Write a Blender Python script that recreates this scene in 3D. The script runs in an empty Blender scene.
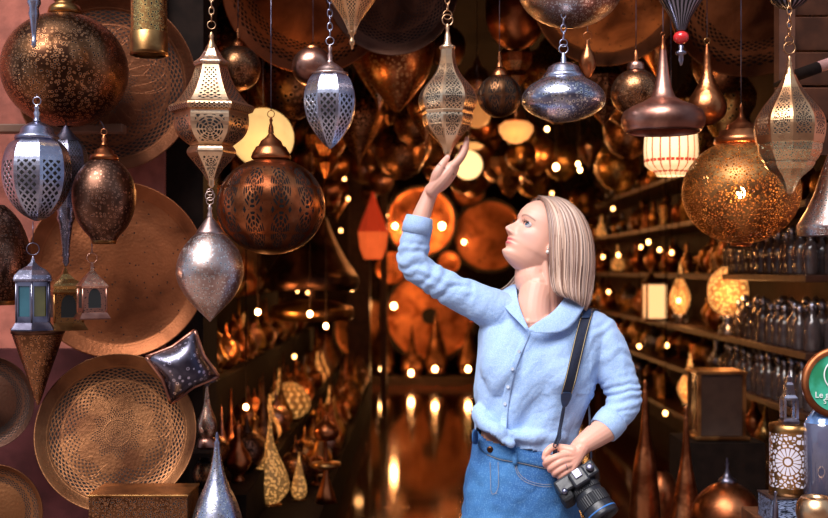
import bpy, bmesh, math, random
import numpy as np
from mathutils import Vector, Matrix, noise
PI = math.pi
random.seed(7)
F = 1150.0; CZ = 1.49
COL = bpy.context.scene.collection
sc = bpy.context.scene

def P(px, py, Y):
    return Vector(((px - 414.0) / F * Y, Y, CZ - (py - 270.0) / F * Y))

# ------------------------------------------------------------------ node helper
class Sk:
    """a socket with arithmetic"""
    def __init__(s, b, o): s.b = b; s.o = o
    def _m(s, op, *a): return s.b.math(op, s, *a)
    def __add__(s, a): return s._m('ADD', a)
    def __radd__(s, a): return s._m('ADD', a)
    def __sub__(s, a): return s._m('SUBTRACT', a)
    def __rsub__(s, a): return s.b.math('SUBTRACT', a, s)
    def __mul__(s, a): return s._m('MULTIPLY', a)
    def __rmul__(s, a): return s._m('MULTIPLY', a)
    def __truediv__(s, a): return s._m('DIVIDE', a)
    def lt(s, a): return s._m('LESS_THAN', a)
    def gt(s, a): return s._m('GREATER_THAN', a)
    def abs(s): return s._m('ABSOLUTE')
    def frac(s): return s._m('FRACT')
    def floor(s): return s._m('FLOOR')
    def sin(s): return s._m('SINE')
    def cos(s): return s._m('COSINE')
    def sqrt(s): return s._m('SQRT')
    def max(s, a): return s._m('MAXIMUM', a)
    def min(s, a): return s._m('MINIMUM', a)
    def step(s, a, b):   # smooth 0..1 between a and b
        n = s.b.nt.nodes.new('ShaderNodeMapRange'); n.interpolation_type = 'SMOOTHSTEP'
        s.b.link(s, n.inputs[0]); n.inputs[1].default_value = a; n.inputs[2].default_value = b
        return Sk(s.b, n.outputs[0])

class B:
    def __init__(s, name):
        s.m = bpy.data.materials.new(name); s.m.use_nodes = True
        s.nt = s.m.node_tree; s.nt.nodes.clear()
        s.out = s.nt.nodes.new('ShaderNodeOutputMaterial')
        s._c = {}
    def link(s, a, inp):
        if isinstance(a, Sk): s.nt.links.new(a.o, inp)
        elif hasattr(a, 'is_output'): s.nt.links.new(a, inp)
        else:
            try: inp.default_value = a
            except Exception: inp.default_value = (*a, 1.0)
    def math(s, op, *a):
        n = s.nt.nodes.new('ShaderNodeMath'); n.operation = op
        for i, v in enumerate(a): s.link(v, n.inputs[i])
        return Sk(s, n.outputs[0])
    def coord(s, which='Object'):
        if which not in s._c:
            n = s.nt.nodes.new('ShaderNodeTexCoord'); s._c[which] = Sk(s, n.outputs[which])
        return s._c[which]
    def xyz(s, which='Object'):
        k = which + '_x'
        if k not in s._c:
            n = s.nt.nodes.new('ShaderNodeSeparateXYZ'); s.link(s.coord(which), n.inputs[0])
            s._c[k] = [Sk(s, o) for o in n.outputs]
        return s._c[k]
    def vor(s, scale, feat='F1', vec=None, rand=1.0):
        n = s.nt.nodes.new('ShaderNodeTexVoronoi'); n.feature = feat
        s.link(vec if vec is not None else s.coord(), n.inputs['Vector'])
        n.inputs['Scale'].default_value = scale; n.inputs['Randomness'].default_value = rand
        return Sk(s, n.outputs['Distance'])
    def noise(s, scale, detail=3, vec=None, dist=0.0):
        n = s.nt.nodes.new('ShaderNodeTexNoise')
        s.link(vec if vec is not None else s.coord(), n.inputs['Vector'])
        n.inputs['Scale'].default_value = scale; n.inputs['Detail'].default_value = detail
        n.inputs['Distortion'].default_value = dist
        return Sk(s, n.outputs['Fac'])
    def attr(s, name, out='Color'):
        n = s.nt.nodes.new('ShaderNodeAttribute'); n.attribute_name = name
        return Sk(s, n.outputs[out])
    def vec(s, x, y, z=0.0):
        n = s.nt.nodes.new('ShaderNodeCombineXYZ')
        for i, v in enumerate((x, y, z)): s.link(v, n.inputs[i])
        return Sk(s, n.outputs[0])
    def mix(s, f, a, b):
        n = s.nt.nodes.new('ShaderNodeMix'); n.data_type = 'RGBA'
        s.link(f, n.inputs[0])
        for v, i in ((a, 6), (b, 7)):
            if isinstance(v, Sk): s.link(v, n.inputs[i])
            else: n.inputs[i].default_value = (*v, 1.0) if len(v) == 3 else v
        return Sk(s, n.outputs[2])
    def bump(s, h, strength=.4, dist=.002):
        n = s.nt.nodes.new('ShaderNodeBump'); s.link(h, n.inputs['Height'])
        n.inputs['Strength'].default_value = strength; n.inputs['Distance'].default_value = dist
        return Sk(s, n.outputs[0])
    def bsdf(s, color, rough=.5, metal=0.0, normal=None, **kw):
        n = s.nt.nodes.new('ShaderNodeBsdfPrincipled')
        for v, k in ((color, 'Base Color'), (rough, 'Roughness'), (metal, 'Metallic')):
            if isinstance(v, Sk): s.link(v, n.inputs[k])
            else: n.inputs[k].default_value = (*v, 1.0) if hasattr(v, '__len__') else v
        if normal is not None: s.link(normal, n.inputs['Normal'])
        for k, v in kw.items():
            k = k.replace('_', ' ')
            if isinstance(v, Sk): s.link(v, n.inputs[k])
            else: n.inputs[k].default_value = (*v, 1.0) if (hasattr(v, '__len__') and len(v) == 3 and n.inputs[k].type == 'RGBA') else v
        return Sk(s, n.outputs[0])
    def done(s, sh):
        s.link(sh, s.out.inputs[0]); return s.m

MC = {}
def memo(f):
    def g(*a, **k):
        key = (f.__name__, a, tuple(sorted(k.items())))
        if key not in MC: MC[key] = f(*a, **k)
        return MC[key]
    return g

# ---- pattern masks: 1 = hole
def pat_mask(b, pat):
    kind = pat[0]
    if kind == 'dots':                       # irregular pierced dots, ('dots', scale, radius)
        d = b.vor(pat[1], rand=.7); b._edge = (d - (pat[2] + .07)).abs().lt(.09)  # ring round each hole, later coloured bright as a painted rim highlight
        return d.lt(pat[2])
    if kind == 'fili':                       # filigree: cells edges stay
        return b.vor(pat[1], 'DISTANCE_TO_EDGE', rand=1.0).gt(pat[2])
    x, y, z = b.xyz('UV')
    if kind == 'lattice':                    # ('lattice', nu, nv, size, band lo, band hi)
        _, nu, nv, sz, lo, hi = pat
        a = x * nu + y * nv; c = x * nu - y * nv
        h = ((a.frac() - .5).abs().max((c.frac() - .5).abs())).lt(sz)
        return h * y.gt(lo) * y.lt(hi)
    if kind == 'panel':                      # ('panel', n, nu, nv, size, edge, lo, hi) lattice inside each of n panels
        _, n, nu, nv, sz, edge, lo, hi = pat
        p = (x * n).frac()
        inside = (p - .5).abs().lt(edge)
        a = p * nu + y * nv; c = p * nu - y * nv
        h = ((a.frac() - .5).abs().max((c.frac() - .5).abs())).lt(sz)
        return h * inside * y.gt(lo) * y.lt(hi)
    if kind == 'rose':                       # ('rose', n, aspect, edge, lo, hi, k) pierced rosettes in each panel, stacked in height
        _, n, asp, edge, lo, hi, k = pat
        p = (x * n).frac() - .5
        q = ((y - lo) / (hi - lo) * k).frac() - .5
        r = (p * p + (q * asp) * (q * asp)).sqrt()
        th = b.math('ARCTAN2', q * asp, p)
        pet = (th * 5.0).sin() * (r * 34.0 - 1.2).sin()
        ring = pet.abs().gt(.38) * r.lt(.37)
        a = p * 5 + q * asp * 5; c = p * 5 - q * asp * 5
        corner = ((a.frac() - .5).abs().max((c.frac() - .5).abs())).lt(.31) * r.gt(.42)
        return ring.max(corner) * p.abs().lt(edge) * y.gt(lo) * y.lt(hi)
    return None

def tray_mask(b, R, style):
    x, y, z = b.xyz('Object')
    r = (x * x + y * y).sqrt() / R
    th = b.math('ARCTAN2', y, x)
    n1 = 46.0
    a = th * (n1 / PI / 2) + r * 22; c = th * (n1 / PI / 2) - r * 22
    lat = ((a.frac() - .5).abs().max((c.frac() - .5).abs())).lt(.33)
    if style == 'ring':
        band = r.gt(.70) * r.lt(.84)
        dots = ((th * 48).sin() * (r * 110).sin()).gt(.35) * r.lt(.67) * (((th * 8).sin() * .12 + (r * 12).sin() * .3).gt(-.12))
        return (lat * band).max(dots * .8), r, th
    if style == 'wide':
        band = r.gt(.62) * r.lt(.90) * ((r - .76).abs().gt(.025))
        return lat * band, r, th
    if style == 'boss':
        return r.gt(.90).max(r.lt(.17)), r, th  # outer ring is rim shading painted dark; centre spot dark as well
    if style == 'shaded_rim':
        return r.gt(.90).max(b.vor(9.0).lt(.12) * r.lt(.8)), r, th  # outer ring darkened in the colour to imitate rim shading, plus sparse specks
    if style == 'speck':
        v = b.vor(62.0 / (R * 4.2)).lt(.13) * r.lt(.86)
        return v, r, th
    return None, r, th

METALS = {  # two tones and roughness
    'palegold': ((.97, .70, .44), (.60, .34, .18), .30),
    'gold': ((.86, .53, .28), (.46, .22, .10), .30),
    'brass': ((.60, .32, .11), (.20, .085, .03), .32),
    'bronze': ((.30, .135, .06), (.07, .028, .015), .32),
    'dark': ((.20, .095, .06), (.05, .025, .018), .34),
    'copper': ((.66, .235, .09), (.20, .055, .02), .31),
    'rose': ((.70, .36, .26), (.28, .12, .09), .30),
    'traybrass': ((.34, .145, .06), (.12, .045, .022), .38),
    'traycopper': ((.46, .16, .065), (.17, .055, .024), .38),
    'traydark': ((.32, .12, .055), (.10, .035, .02), .36),
    'silver': ((.62, .65, .80), (.24, .25, .38), .27),
    'steel': ((.32, .31, .40), (.09, .08, .12), .32),
    'pewter': ((.74, .56, .50), (.34, .21, .19), .32),
}
@memo
def metal(tone, pat=None, hammer=0.0, see=False, rough=None, patina=9.0):
    b = B('metal_%s' % tone)
    c1, c2, r0 = METALS[tone]
    if rough: r0 = rough
    n = b.noise(patina, 4, dist=.4)
    fine = b.noise(90, 2)
    col = b.mix(n.step(.38, .62), c1, c2)
    big = b.noise(3.5, 2)
    col = b.mix(big.step(.45, .7) * .6, col, tuple(v * .55 for v in c2))
    h = b.noise(38, 2) * .35
    if hammer: h = h + b.vor(hammer) * .9
    m = pat_mask(b, pat) if pat else None
    ro = n * .22 + fine * .14 + (r0 - .16)
    if m is not None and not see:
        col = b.mix(m, col, (.006, .004, .003))
        if getattr(b, '_edge', None) is not None: col = b.mix(b._edge * .85 * (1.0 - m), col, tuple(min(.95, v * 2.1) for v in c1))  # highlight on the hole rims is painted into the base colour
        nor = b.bump(h - m * 1.4, .5, .003)
        return b.done(b.bsdf(col, ro.max(m * .9), 1.0 - m, nor))
    nor = b.bump(h, .35, .003)
    sh = b.bsdf(col, ro, 1.0, nor)
    if m is not None:
        t = b.nt.nodes.new('ShaderNodeBsdfTransparent')
        mx = b.nt.nodes.new('ShaderNodeMixShader')
        b.link(m, mx.inputs[0]); b.link(sh, mx.inputs[1]); b.link(t.outputs[0], mx.inputs[2])
        sh = Sk(b, mx.outputs[0])
    return b.done(sh)

@memo
def tray_mat(tone, R, style):
    b = B('tray_%s' % tone)
    c1, c2, r0 = METALS[tone]
    m, r, th = tray_mask(b, R, style)
    n = b.noise(6, 4, dist=.5)
    col = b.mix(n.step(.35, .7), c1, c2)
    # engraved star of overlapping petals: shallow grooves
    g1 = ((th * 6).cos() * .26 + .40 - r).abs()
    g2 = ((th * 6).sin() * .26 + .40 - r).abs()
    g3 = ((th * 12).cos() * .10 + .52 - r).abs()
    g = g1.min(g2).min(g3).min((r - .17).abs()).min((r - .67).abs()).min((r - .86).abs())
    line = (1.0 - g.step(.004, .014)) * (0.0 if style != 'ring' else .45) + (1.0 - (r - .86).abs().step(.004, .012)) * .4
    hm = b.vor(120) * .3 + b.noise(30, 2) * .3
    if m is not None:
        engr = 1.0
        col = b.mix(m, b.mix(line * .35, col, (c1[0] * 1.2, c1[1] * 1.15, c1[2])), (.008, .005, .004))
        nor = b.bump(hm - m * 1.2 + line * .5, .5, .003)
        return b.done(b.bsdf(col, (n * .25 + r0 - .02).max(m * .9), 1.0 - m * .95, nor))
    return b.done(b.bsdf(col, n * .25 + r0 - .05, 1.0, b.bump(hm + line * .5, .5, .003)))

@memo
def plain(name, col, rough=.6, metal=0.0, nscale=12.0, var=.3, bumpy=.3, **kw):
    b = B(name)
    n = b.noise(nscale, 5)
    c = b.mix(n.step(.3, .7), col, tuple(v * (1 - var) for v in col))
    return b.done(b.bsdf(c, rough, metal, b.bump(n, bumpy, .004), **kw))

@memo
def glow(name, col, strength):
    b = B(name)
    e = b.nt.nodes.new('ShaderNodeEmission'); e.inputs[0].default_value = (*col, 1); e.inputs[1].default_value = strength
    return b.done(Sk(b, e.outputs[0]))

@memo
def shade_mat(name, col, trans=(1, .6, .3), emis=0.0, pat=None):
    """lampshade lit from within: translucent skin that glows"""
    b = B(name)
    n = b.noise(14, 3)
    m = pat_mask(b, pat) if pat else None
    e = emis
    c = b.mix(n.step(.3, .7), col, tuple(v * .8 for v in col))
    kw = dict(Emission_Color=trans, Emission_Strength=(n * emis * .8 + emis * .6))
    if m is not None:
        kw['Emission_Strength'] = (n * emis * .8 + emis * .6) * (m * .85 + .15)
    return b.done(b.bsdf(c, .5, 0.0, b.bump(n, .3, .004), **kw))

@memo
def glass(name='clear_glass', col=(1, 1, 1), rough=.03):
    b = B(name)
    return b.done(b.bsdf(col, rough, 0.0, None, Transmission_Weight=1.0, IOR=1.45))

# ------------------------------------------------------------------ object helpers
def tag(o, label=None, cat=None, group=None, kind=None):
    if label: o['label'] = label
    if cat: o['category'] = cat
    if group: o['group'] = group
    if kind: o['kind'] = kind
    return o

def thing(name, label, cat, loc=(0, 0, 0), group=None):
    o = bpy.data.objects.new(name, None); COL.objects.link(o)
    o.location = loc; o.empty_display_size = .05
    return tag(o, label, cat, group)

class MB:
    """collects geometry with UVs, makes one mesh object"""
    def __init__(s): s.v = []; s.f = []; s.uv = []; s.sm = []; s.mi = []; s.cur = 0
    def add(s, verts, faces, uvs=None, smooth=True):
        o = len(s.v); s.v.extend([tuple(v) for v in verts])
        for i, f in enumerate(faces):
            s.f.append([o + k for k in f]); s.sm.append(smooth); s.mi.append(s.cur)
            s.uv.append(uvs[i] if uvs else [(0, 0)] * len(f))
    def lathe(s, prof, n=32, smooth=True, M=None, phase=0.0, turns=None, close=False):
        """prof: [(r, z)] spun about z"""
        vs = []; fs = []; us = []
        L = [0]
        for (r0, z0), (r1, z1) in zip(prof, prof[1:]): L.append(L[-1] + math.hypot(r1 - r0, z1 - z0))
        for j, (r, z) in enumerate(prof):
            r = max(r, 1e-5)
            for i in range(n):
                a = phase + 2 * PI * i / n
                v = Vector((r * math.cos(a), r * math.sin(a), z))
                vs.append(M @ v if M else v)
        for j in range(len(prof) - 1):
            for i in range(n):
                k = (i + 1) % n
                fs.append((j * n + i, j * n + k, (j + 1) * n + k, (j + 1) * n + i))
                us.append(((i / n, L[j]), ((i + 1) / n, L[j]), ((i + 1) / n, L[j + 1]), (i / n, L[j + 1])))
        s.add(vs, fs, us, smooth)
        return s
    def tube(s, pts, rad, n=8, smooth=True, caps=True, flat=1.0):
        pts = [Vector(p) for p in pts]
        if not hasattr(rad, '__len__'): rad = [rad] * len(pts)
        vs = []; fs = []; us = []
        up = None
        for j, p in enumerate(pts):
            t = (pts[min(j + 1, len(pts) - 1)] - pts[max(j - 1, 0)]).normalized()
            if up is None: up = t.orthogonal().normalized()
            up = (up - t * up.dot(t)).normalized() if (up - t * up.dot(t)).length > 1e-6 else t.orthogonal().normalized()
            w = t.cross(up)
            for i in range(n):
                a = 2 * PI * i / n
                vs.append(p + up * math.cos(a) * rad[j] + w * math.sin(a) * rad[j] * flat)
        for j in range(len(pts) - 1):
            for i in range(n):
                k = (i + 1) % n
                fs.append((j * n + i, j * n + k, (j + 1) * n + k, (j + 1) * n + i))
                us.append(((i / n, j * .1), ((i + 1) / n, j * .1), ((i + 1) / n, j * .1 + .1), (i / n, j * .1 + .1)))
        if caps:
            fs.append(tuple(range(n))[::-1]); us.append([(0, 0)] * n)
            fs.append(tuple((len(pts) - 1) * n + i for i in range(n))); us.append([(0, 0)] * n)
        s.add(vs, fs, us, smooth)
        return s
    def torus(s, c, R, r, axis=(0, 1, 0), n=16, m=6, el=1.0):
        c = Vector(c); q = Vector((0, 0, 1)).rotation_difference(Vector(axis).normalized())
        vs = []; fs = []
        for i in range(n):
            a = 2 * PI * i / n
            for j in range(m):
                t = 2 * PI * j / m
                v = Vector(((R + r * math.cos(t)) * math.cos(a), (R + r * math.cos(t)) * math.sin(a), r * math.sin(t)))
                w = q @ v; w.z *= el; vs.append(c + w)
        for i in range(n):
            for j in range(m):
                fs.append((i * m + j, ((i + 1) % n) * m + j, ((i + 1) % n) * m + (j + 1) % m, i * m + (j + 1) % m))
        s.add(vs, fs); return s
    def box(s, c, d, M=None, smooth=False):
        c = Vector(c); vs = []
        for x in (-1, 1):
            for y in (-1, 1):
                for z in (-1, 1):
                    v = Vector((x * d[0] / 2, y * d[1] / 2, z * d[2] / 2))
                    vs.append((M @ v if M else v) + c)
        fs = [(0, 1, 3, 2), (4, 6, 7, 5), (0, 4, 5, 1), (2, 3, 7, 6), (0, 2, 6, 4), (1, 5, 7, 3)]
        q = ((0, 0), (1, 0), (1, 1), (0, 1))
        s.add(vs, fs, [q] * 6, smooth); return s
    def ball(s, c, r, n=16, sz=1.0):
        c = Vector(c)
        prof = [(r * math.sin(PI * j / (n // 2)), -r * sz * math.cos(PI * j / (n // 2))) for j in range(n // 2 + 1)]
        return s.lathe(prof, n, True, Matrix.Translation(c))
    def mesh(s, name, mats):
        me = bpy.data.meshes.new(name)
        me.from_pydata(s.v, [], s.f)
        uvl = me.uv_layers.new(name='UVMap')
        flat = [c for u in s.uv for p in u for c in p]
        uvl.data.foreach_set('uv', flat)
        me.polygons.foreach_set('use_smooth', s.sm)
        me.polygons.foreach_set('material_index', s.mi)
        for m in (mats if isinstance(mats, (list, tuple)) else [mats]): me.materials.append(m)
        me.update(); return me
    def build(s, name, mats, parent=None, loc=None, bevel=None):
        o = bpy.data.objects.new(name, s.mesh(name, mats)); COL.objects.link(o)
        if parent: o.parent = parent
        if loc is not None: o.location = loc
        if bevel:
            b = o.modifiers.new('b', 'BEVEL'); b.width = bevel; b.segments = 2; b.limit_method = 'ANGLE'
        return o

def spline(pts, n=6):
    """Catmull-Rom through 2D/3D tuples"""
    out = []
    p = [np.array(q, float) for q in pts]
    p = [2 * p[0] - p[1]] + p + [2 * p[-1] - p[-2]]
    for i in range(1, len(p) - 2):
        for k in range(n):
            t = k / n
            a, b_, c, d = p[i - 1], p[i], p[i + 1], p[i + 2]
            out.append(tuple(.5 * (2 * b_ + (c - a) * t + (2 * a - 5 * b_ + 4 * c - d) * t * t + (3 * b_ - a - 3 * c + d) * t ** 3)))
    out.append(tuple(p[-2])); return out

def chain_mb(top, bottom, link=.022, wire=.0017, mb=None):
    """links from bottom up to top"""
    mb = mb or MB(); top = Vector(top); bottom = Vector(bottom)
    L = (top - bottom).length; n = max(1, int(L / (link * .8))); d = (top - bottom) / n
    for i in range(n):
        c = bottom + d * (i + .5)
        ax = (0, 1, 0) if i % 2 else (1, 0, 0)
        mb.torus(c, link * .30, wire, ax, 12, 5, el=1.6)
    return mb

HANG_Z = 2.42
def lantern(name, label, cx, Y, sections, group=None, cat='lantern', hang=None, ring=None, chain_kind='chain', cx_top=None, tone='brass', bulb=None, yaw=0.0):
    """sections: list of (part name, [(py, r px)], material, sides, smooth, spline?) ; everything in photo pixels at depth Y.
    ring: (py centre, r px) at top; hang: height it hangs from"""
    k = Y / F
    pys = [q[0] for s_ in sections for q in s_[1]]
    base = P(cx, max(pys), Y)
    if hang and 'hang' not in name: name = 'hanging_' + name
    t = thing(name, label, cat, base, group)
    t.rotation_euler = (0, 0, yaw)
    z = lambda py: (CZ - (py - 270.0) * k) - base.z
    for sct in sections:
        nm, prof, mat, n, smooth = sct[:5]
        pr = [(r * k, z(py)) for py, r in prof]
        if len(sct) > 5 and sct[5]: pr = [(max(0, a), b) for a, b in spline(pr, sct[5])]
        pr = pr[::-1] if pr[0][1] > pr[-1][1] else pr
        MB().lathe(pr, n, smooth, phase=(PI / n - PI / 2)).build(nm, mat, t)
    if ring:
        mb = MB()
        for q in (ring if isinstance(ring, list) else [ring]):
            mb.torus((0, 0, z(q[0])), q[1] * k, max(.0012, q[1] * k * .13), (0, 1, 0) if len(q) < 3 else q[2], 18, 6)
        mb.build('ring', metal(tone), t)
    if hang:
        top = hang
        zb = z(hang_from(ring, sections))
        if top - base.z > zb + .01:
            if chain_kind == 'chain': chain_mb((0, 0, top - base.z), (0, 0, zb)).build('chain', metal(tone), t)
            else: MB().tube([(0, 0, zb), (0, 0, top - base.z)], .0015, 6).build('wire', metal('steel'), t)
    if bulb:
        py, r, strength = bulb
        MB().ball((0, 0, z(py)), r * k, 12, 1.3).build('bulb', glow('bulb_glow', (1, .55, .22), strength), t)
    return t

def hang_from(ring, sections):
    if ring:
        q = ring[-1] if isinstance(ring, list) else ring
        return q[0] - q[1]
    return min(q[0] for s_ in sections for q in s_[1])
# =================================================================== the woman
YW = 3.10; KW = YW / F
def W(px, py, dy=0.0):
    """photo pixel at the woman's depth, moved dy towards (-) or away (+) from the camera, still on the same sight line"""
    return P(px, py, YW + dy)

def remesh(mbs, voxel, smooth_iter=2):
    me = mbs.mesh('tmp', [])
    o = bpy.data.objects.new('tmp', me); COL.objects.link(o)
    r = o.modifiers.new('r', 'REMESH'); r.mode = 'VOXEL'; r.voxel_size = voxel; r.use_smooth_shade = True
    if smooth_iter:
        m = o.modifiers.new('s', 'SMOOTH'); m.iterations = smooth_iter; m.factor = .5
    dg = bpy.context.evaluated_depsgraph_get(); ev = o.evaluated_get(dg)
    new = bpy.data.meshes.new_from_object(ev)
    bpy.data.objects.remove(o)
    return new

def get_co(me):
    a = np.empty(len(me.vertices) * 3, np.float32); me.vertices.foreach_get('co', a); return a.reshape(-1, 3)
def get_no(me):
    a = np.empty(len(me.vertices) * 3, np.float32); me.vertices.foreach_get('normal', a); return a.reshape(-1, 3)
def set_co(me, a):
    me.vertices.foreach_set('co', a.astype(np.float32).ravel()); me.update()
def px_of(co):
    return 414 + co[:, 0] / co[:, 1] * F, 270 - (co[:, 2] - CZ) / co[:, 1] * F
def set_color(me, col, name='tint'):
    at = me.color_attributes.new(name, 'FLOAT_COLOR', 'POINT')
    at.data.foreach_set('color', np.concatenate([col, np.ones((len(col), 1))], 1).astype(np.float32).ravel())
def delete_faces(me, mask_face):
    bm = bmesh.new(); bm.from_mesh(me); bm.faces.ensure_lookup_table()
    bmesh.ops.delete(bm, geom=[bm.faces[i] for i in np.nonzero(mask_face)[0]], context='FACES')
    bm.to_mesh(me); bm.free(); me.update()
def face_centers(me):
    a = np.empty(len(me.polygons) * 3, np.float32); me.polygons.foreach_get('center', a); return a.reshape(-1, 3)
def inpoly(x, y, poly):
    c = np.zeros(len(x), bool); n = len(poly)
    for i in range(n):
        x0, y0 = poly[i]; x1, y1 = poly[(i + 1) % n]
        if y0 == y1: continue
        k = ((y0 > y) != (y1 > y)) & (x < (x1 - x0) * (y - y0) / (y1 - y0) + x0)
        c ^= k
    return c
def snoise(co, sx, seed=0.0):
    out = np.empty(len(co))
    for i, p in enumerate(co): out[i] = noise.noise(Vector((p[0] * sx[0] + seed, p[1] * sx[1], p[2] * sx[2])))
    return out
def fold_noise(co, d, along, across, seed=0.0):
    """noise stretched along direction d"""
    d = np.array(d, float); d /= np.linalg.norm(d)
    a = co @ d
    perp = co - a[:, None] * d
    q = perp * across + d * (a * along)[:, None]
    return snoise(q, (1, 1, 1), seed)

def chain_tube(mb, pts, rad, n=14, sub=5, flat=1.0):
    q = spline([tuple(p) + (r,) for p, r in zip(pts, rad)], sub)
    c = [Vector(a[:3]) for a in q]; r = [a[3] for a in q]
    mb.tube(c, r, n, flat=flat)
    mb.ball(c[0], r[0] * .99, 12); mb.ball(c[-1], r[-1] * .99, 12)
def ell_rings(mb, rings, n=40, sub=5, yaw=0.0):
    """rings: (centre Vector, half width, half depth) along a vertical-ish axis, closed at both ends"""
    q = spline([tuple(c) + (a, b_) for c, a, b_ in rings], sub)
    vs = []; fs = []
    for x, y, z, a, b_ in q:
        for i in range(n):
            t = 2 * PI * i / n
            vx = a * math.copysign(abs(math.cos(t)) ** .9, math.cos(t)); vy = b_ * math.copysign(abs(math.sin(t)) ** .9, math.sin(t))
            vs.append((x + vx * math.cos(yaw) - vy * math.sin(yaw), y + vx * math.sin(yaw) + vy * math.cos(yaw), z))
    for j in range(len(q) - 1):
        for i in range(n):
            k = (i + 1) % n
            fs.append((j * n + i, j * n + k, (j + 1) * n + k, (j + 1) * n + i))
    fs.append(tuple(range(n))); fs.append(tuple((len(q) - 1) * n + i for i in range(n))[::-1])
    mb.add(vs, fs)

# ---- head frame
PITCH = math.radians(30); YAWH = math.radians(20)
hf = Vector((-math.cos(PITCH) * math.cos(YAWH), -math.cos(PITCH) * math.sin(YAWH), math.sin(PITCH)))
hu = Vector((math.sin(PITCH) * math.cos(YAWH), math.sin(PITCH) * math.sin(YAWH), math.cos(PITCH)))
hs = hu.cross(hf)
HS = .97
HO = P(502, 252, 3.08) - (hf * .088 + hu * .014) * HS
def HD(x, y, z): return HO + (hf * x + hs * y + hu * z) * HS      # x forward, y her left, z up

def head_grid():
    zs = np.array([-.004, .0, .008, .02, .032, .045, .053, .062, .075, .09, .105, .118, .132, .15, .172, .19, .204, .213, .218])
    fr = np.array([.038, .058, .077, .0875, .0845, .0875, .0875, .0890, .0880, .0865, .084, .0875, .0925, .0935, .086, .072, .050, .026, .004])
    bk = np.array([.000, -.004, -.012, -.030, -.046, -.060, -.067, -.074, -.083, -.090, -.095, -.097, -.098, -.095, -.085, -.070, -.048, -.028, -.006])
    wd = np.array([.016, .025, .035, .045, .0520, .0575, .0625, .0645, .0670, .0690, .0705, .0718, .0728, .0728, .0680, .0580, .0430, .0260, .0040])
    Z = np.linspace(-.004, .218, 150)
    from numpy import interp
    def sm(a):
        v = interp(Z, zs, a); k = np.array([1, 2, 3, 2, 1.]) / 9
        e = np.pad(v, 2, 'edge'); return np.convolve(e, k, 'valid')
    FR, BK, WD = sm(fr), sm(bk), sm(wd)
    n = 200
    t = np.linspace(0, 2 * PI, n, endpoint=False)
    t = t - .35 * np.sin(t) ; # denser at front
    V = np.empty((len(Z), n, 3))
    for j, z in enumerate(Z):
        cx = .02 * (1 - z / .22) * 0 + (-.004)
        c, s_ = np.cos(t), np.sin(t)
        e = .86
        X = np.where(c > 0, (FR[j] - cx), (cx - BK[j])) * np.sign(c) * np.abs(c) ** e + cx
        jaw = 1.0
        Yv = WD[j] * np.sign(s_) * np.abs(s_) ** .92
        # the jaw narrows towards the chin, the brow stays wide
        k = np.clip((X - .02) / .07, 0, 1)
        nar = np.interp(z, [0, .03, .06, .1, .14, .22], [.42, .34, .26, .16, .14, .2])
        Yv = Yv * (1 - nar * k ** 1.6)
        V[j, :, 0], V[j, :, 1], V[j, :, 2] = X, Yv, z
    X, Yv, Zz = V[..., 0], V[..., 1], V[..., 2]
    front = np.clip((X - .03) / .04, 0, 1)
    g = lambda a, s_: np.exp(-(a / s_) ** 2)
    # nose
    nz = np.array([.060, .066, .070, .074, .079, .086, .095, .104, .112, .120, .128])
    nh = np.array([.000, .003, .012, .0215, .0265, .0238, .0182, .0128, .0080, .0030, .000])
    nw = np.array([.013, .0125, .0125, .012, .0105, .0095, .0085, .0078, .0078, .0095, .011])
    H = np.interp(Zz, nz, nh); Wn = np.interp(Zz, nz, nw)
    dX = H * g(Yv, Wn)
    dX += .0065 * g(np.abs(Yv) - .0125, .0052) * g(Zz - .0735, .006)         # wings
    dX -= .004 * g(np.abs(Yv) - .0062, .003) * g(Zz - .0675, .0028)          # nostrils
    # sockets
    dX -= .0085 * g(np.abs(Yv) - .031, .0165) * g(Zz - .110, .0105)
    dX -= .004 * g(np.abs(Yv) - .014, .007) * g(Zz - .112, .010)
    dX += .0025 * g(np.abs(Yv) - .028, .020) * g(Zz - .130, .007)
    # upper-lid fold and lower lid
    dX += .0040 * g(np.abs(Yv) - .032, .015) * g(Zz - .1178, .0040)
    dX += .0036 * g(np.abs(Yv) - .032, .014) * g(Zz - .1032, .0036)
    # cheek bones, cheeks
    dX += .0035 * g(np.abs(Yv) - .042, .015) * g(Zz - .085, .014)
    # lips
    lw = .019
    dX += .0042 * g(Yv, lw) * g(Zz - .0455, .0046)
    dX += .0045 * g(Yv, lw * 1.02) * g(Zz - .0575, .0042)
    dX -= .0040 * g(Yv, lw * 1.25) * g(Zz - .0517, .0016)
    dX -= .0022 * g(Yv, .004) * g(Zz - .064, .003)
    dX -= .0035 * g(Yv, .02) * g(Zz - .0345, .0055)
    dX -= .0015 * g(np.abs(Yv) - .026, .005) * g(Zz - .052, .006)
    dX += .0035 * g(Yv, .014) * g(Zz - .018, .009)
    V[..., 0] += dX * front
    return V
HV = head_grid()
skin = MB()
nz_, nt_ = HV.shape[:2]
vs = [HD(*HV[j, i]) for j in range(nz_) for i in range(nt_)]
fs = [(j * nt_ + i, j * nt_ + (i + 1) % nt_, (j + 1) * nt_ + (i + 1) % nt_, (j + 1) * nt_ + i) for j in range(nz_ - 1) for i in range(nt_)]
fs += [tuple(range(nt_))[::-1], tuple((nz_ - 1) * nt_ + i for i in range(nt_))]
skin.add(vs, fs)
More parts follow.
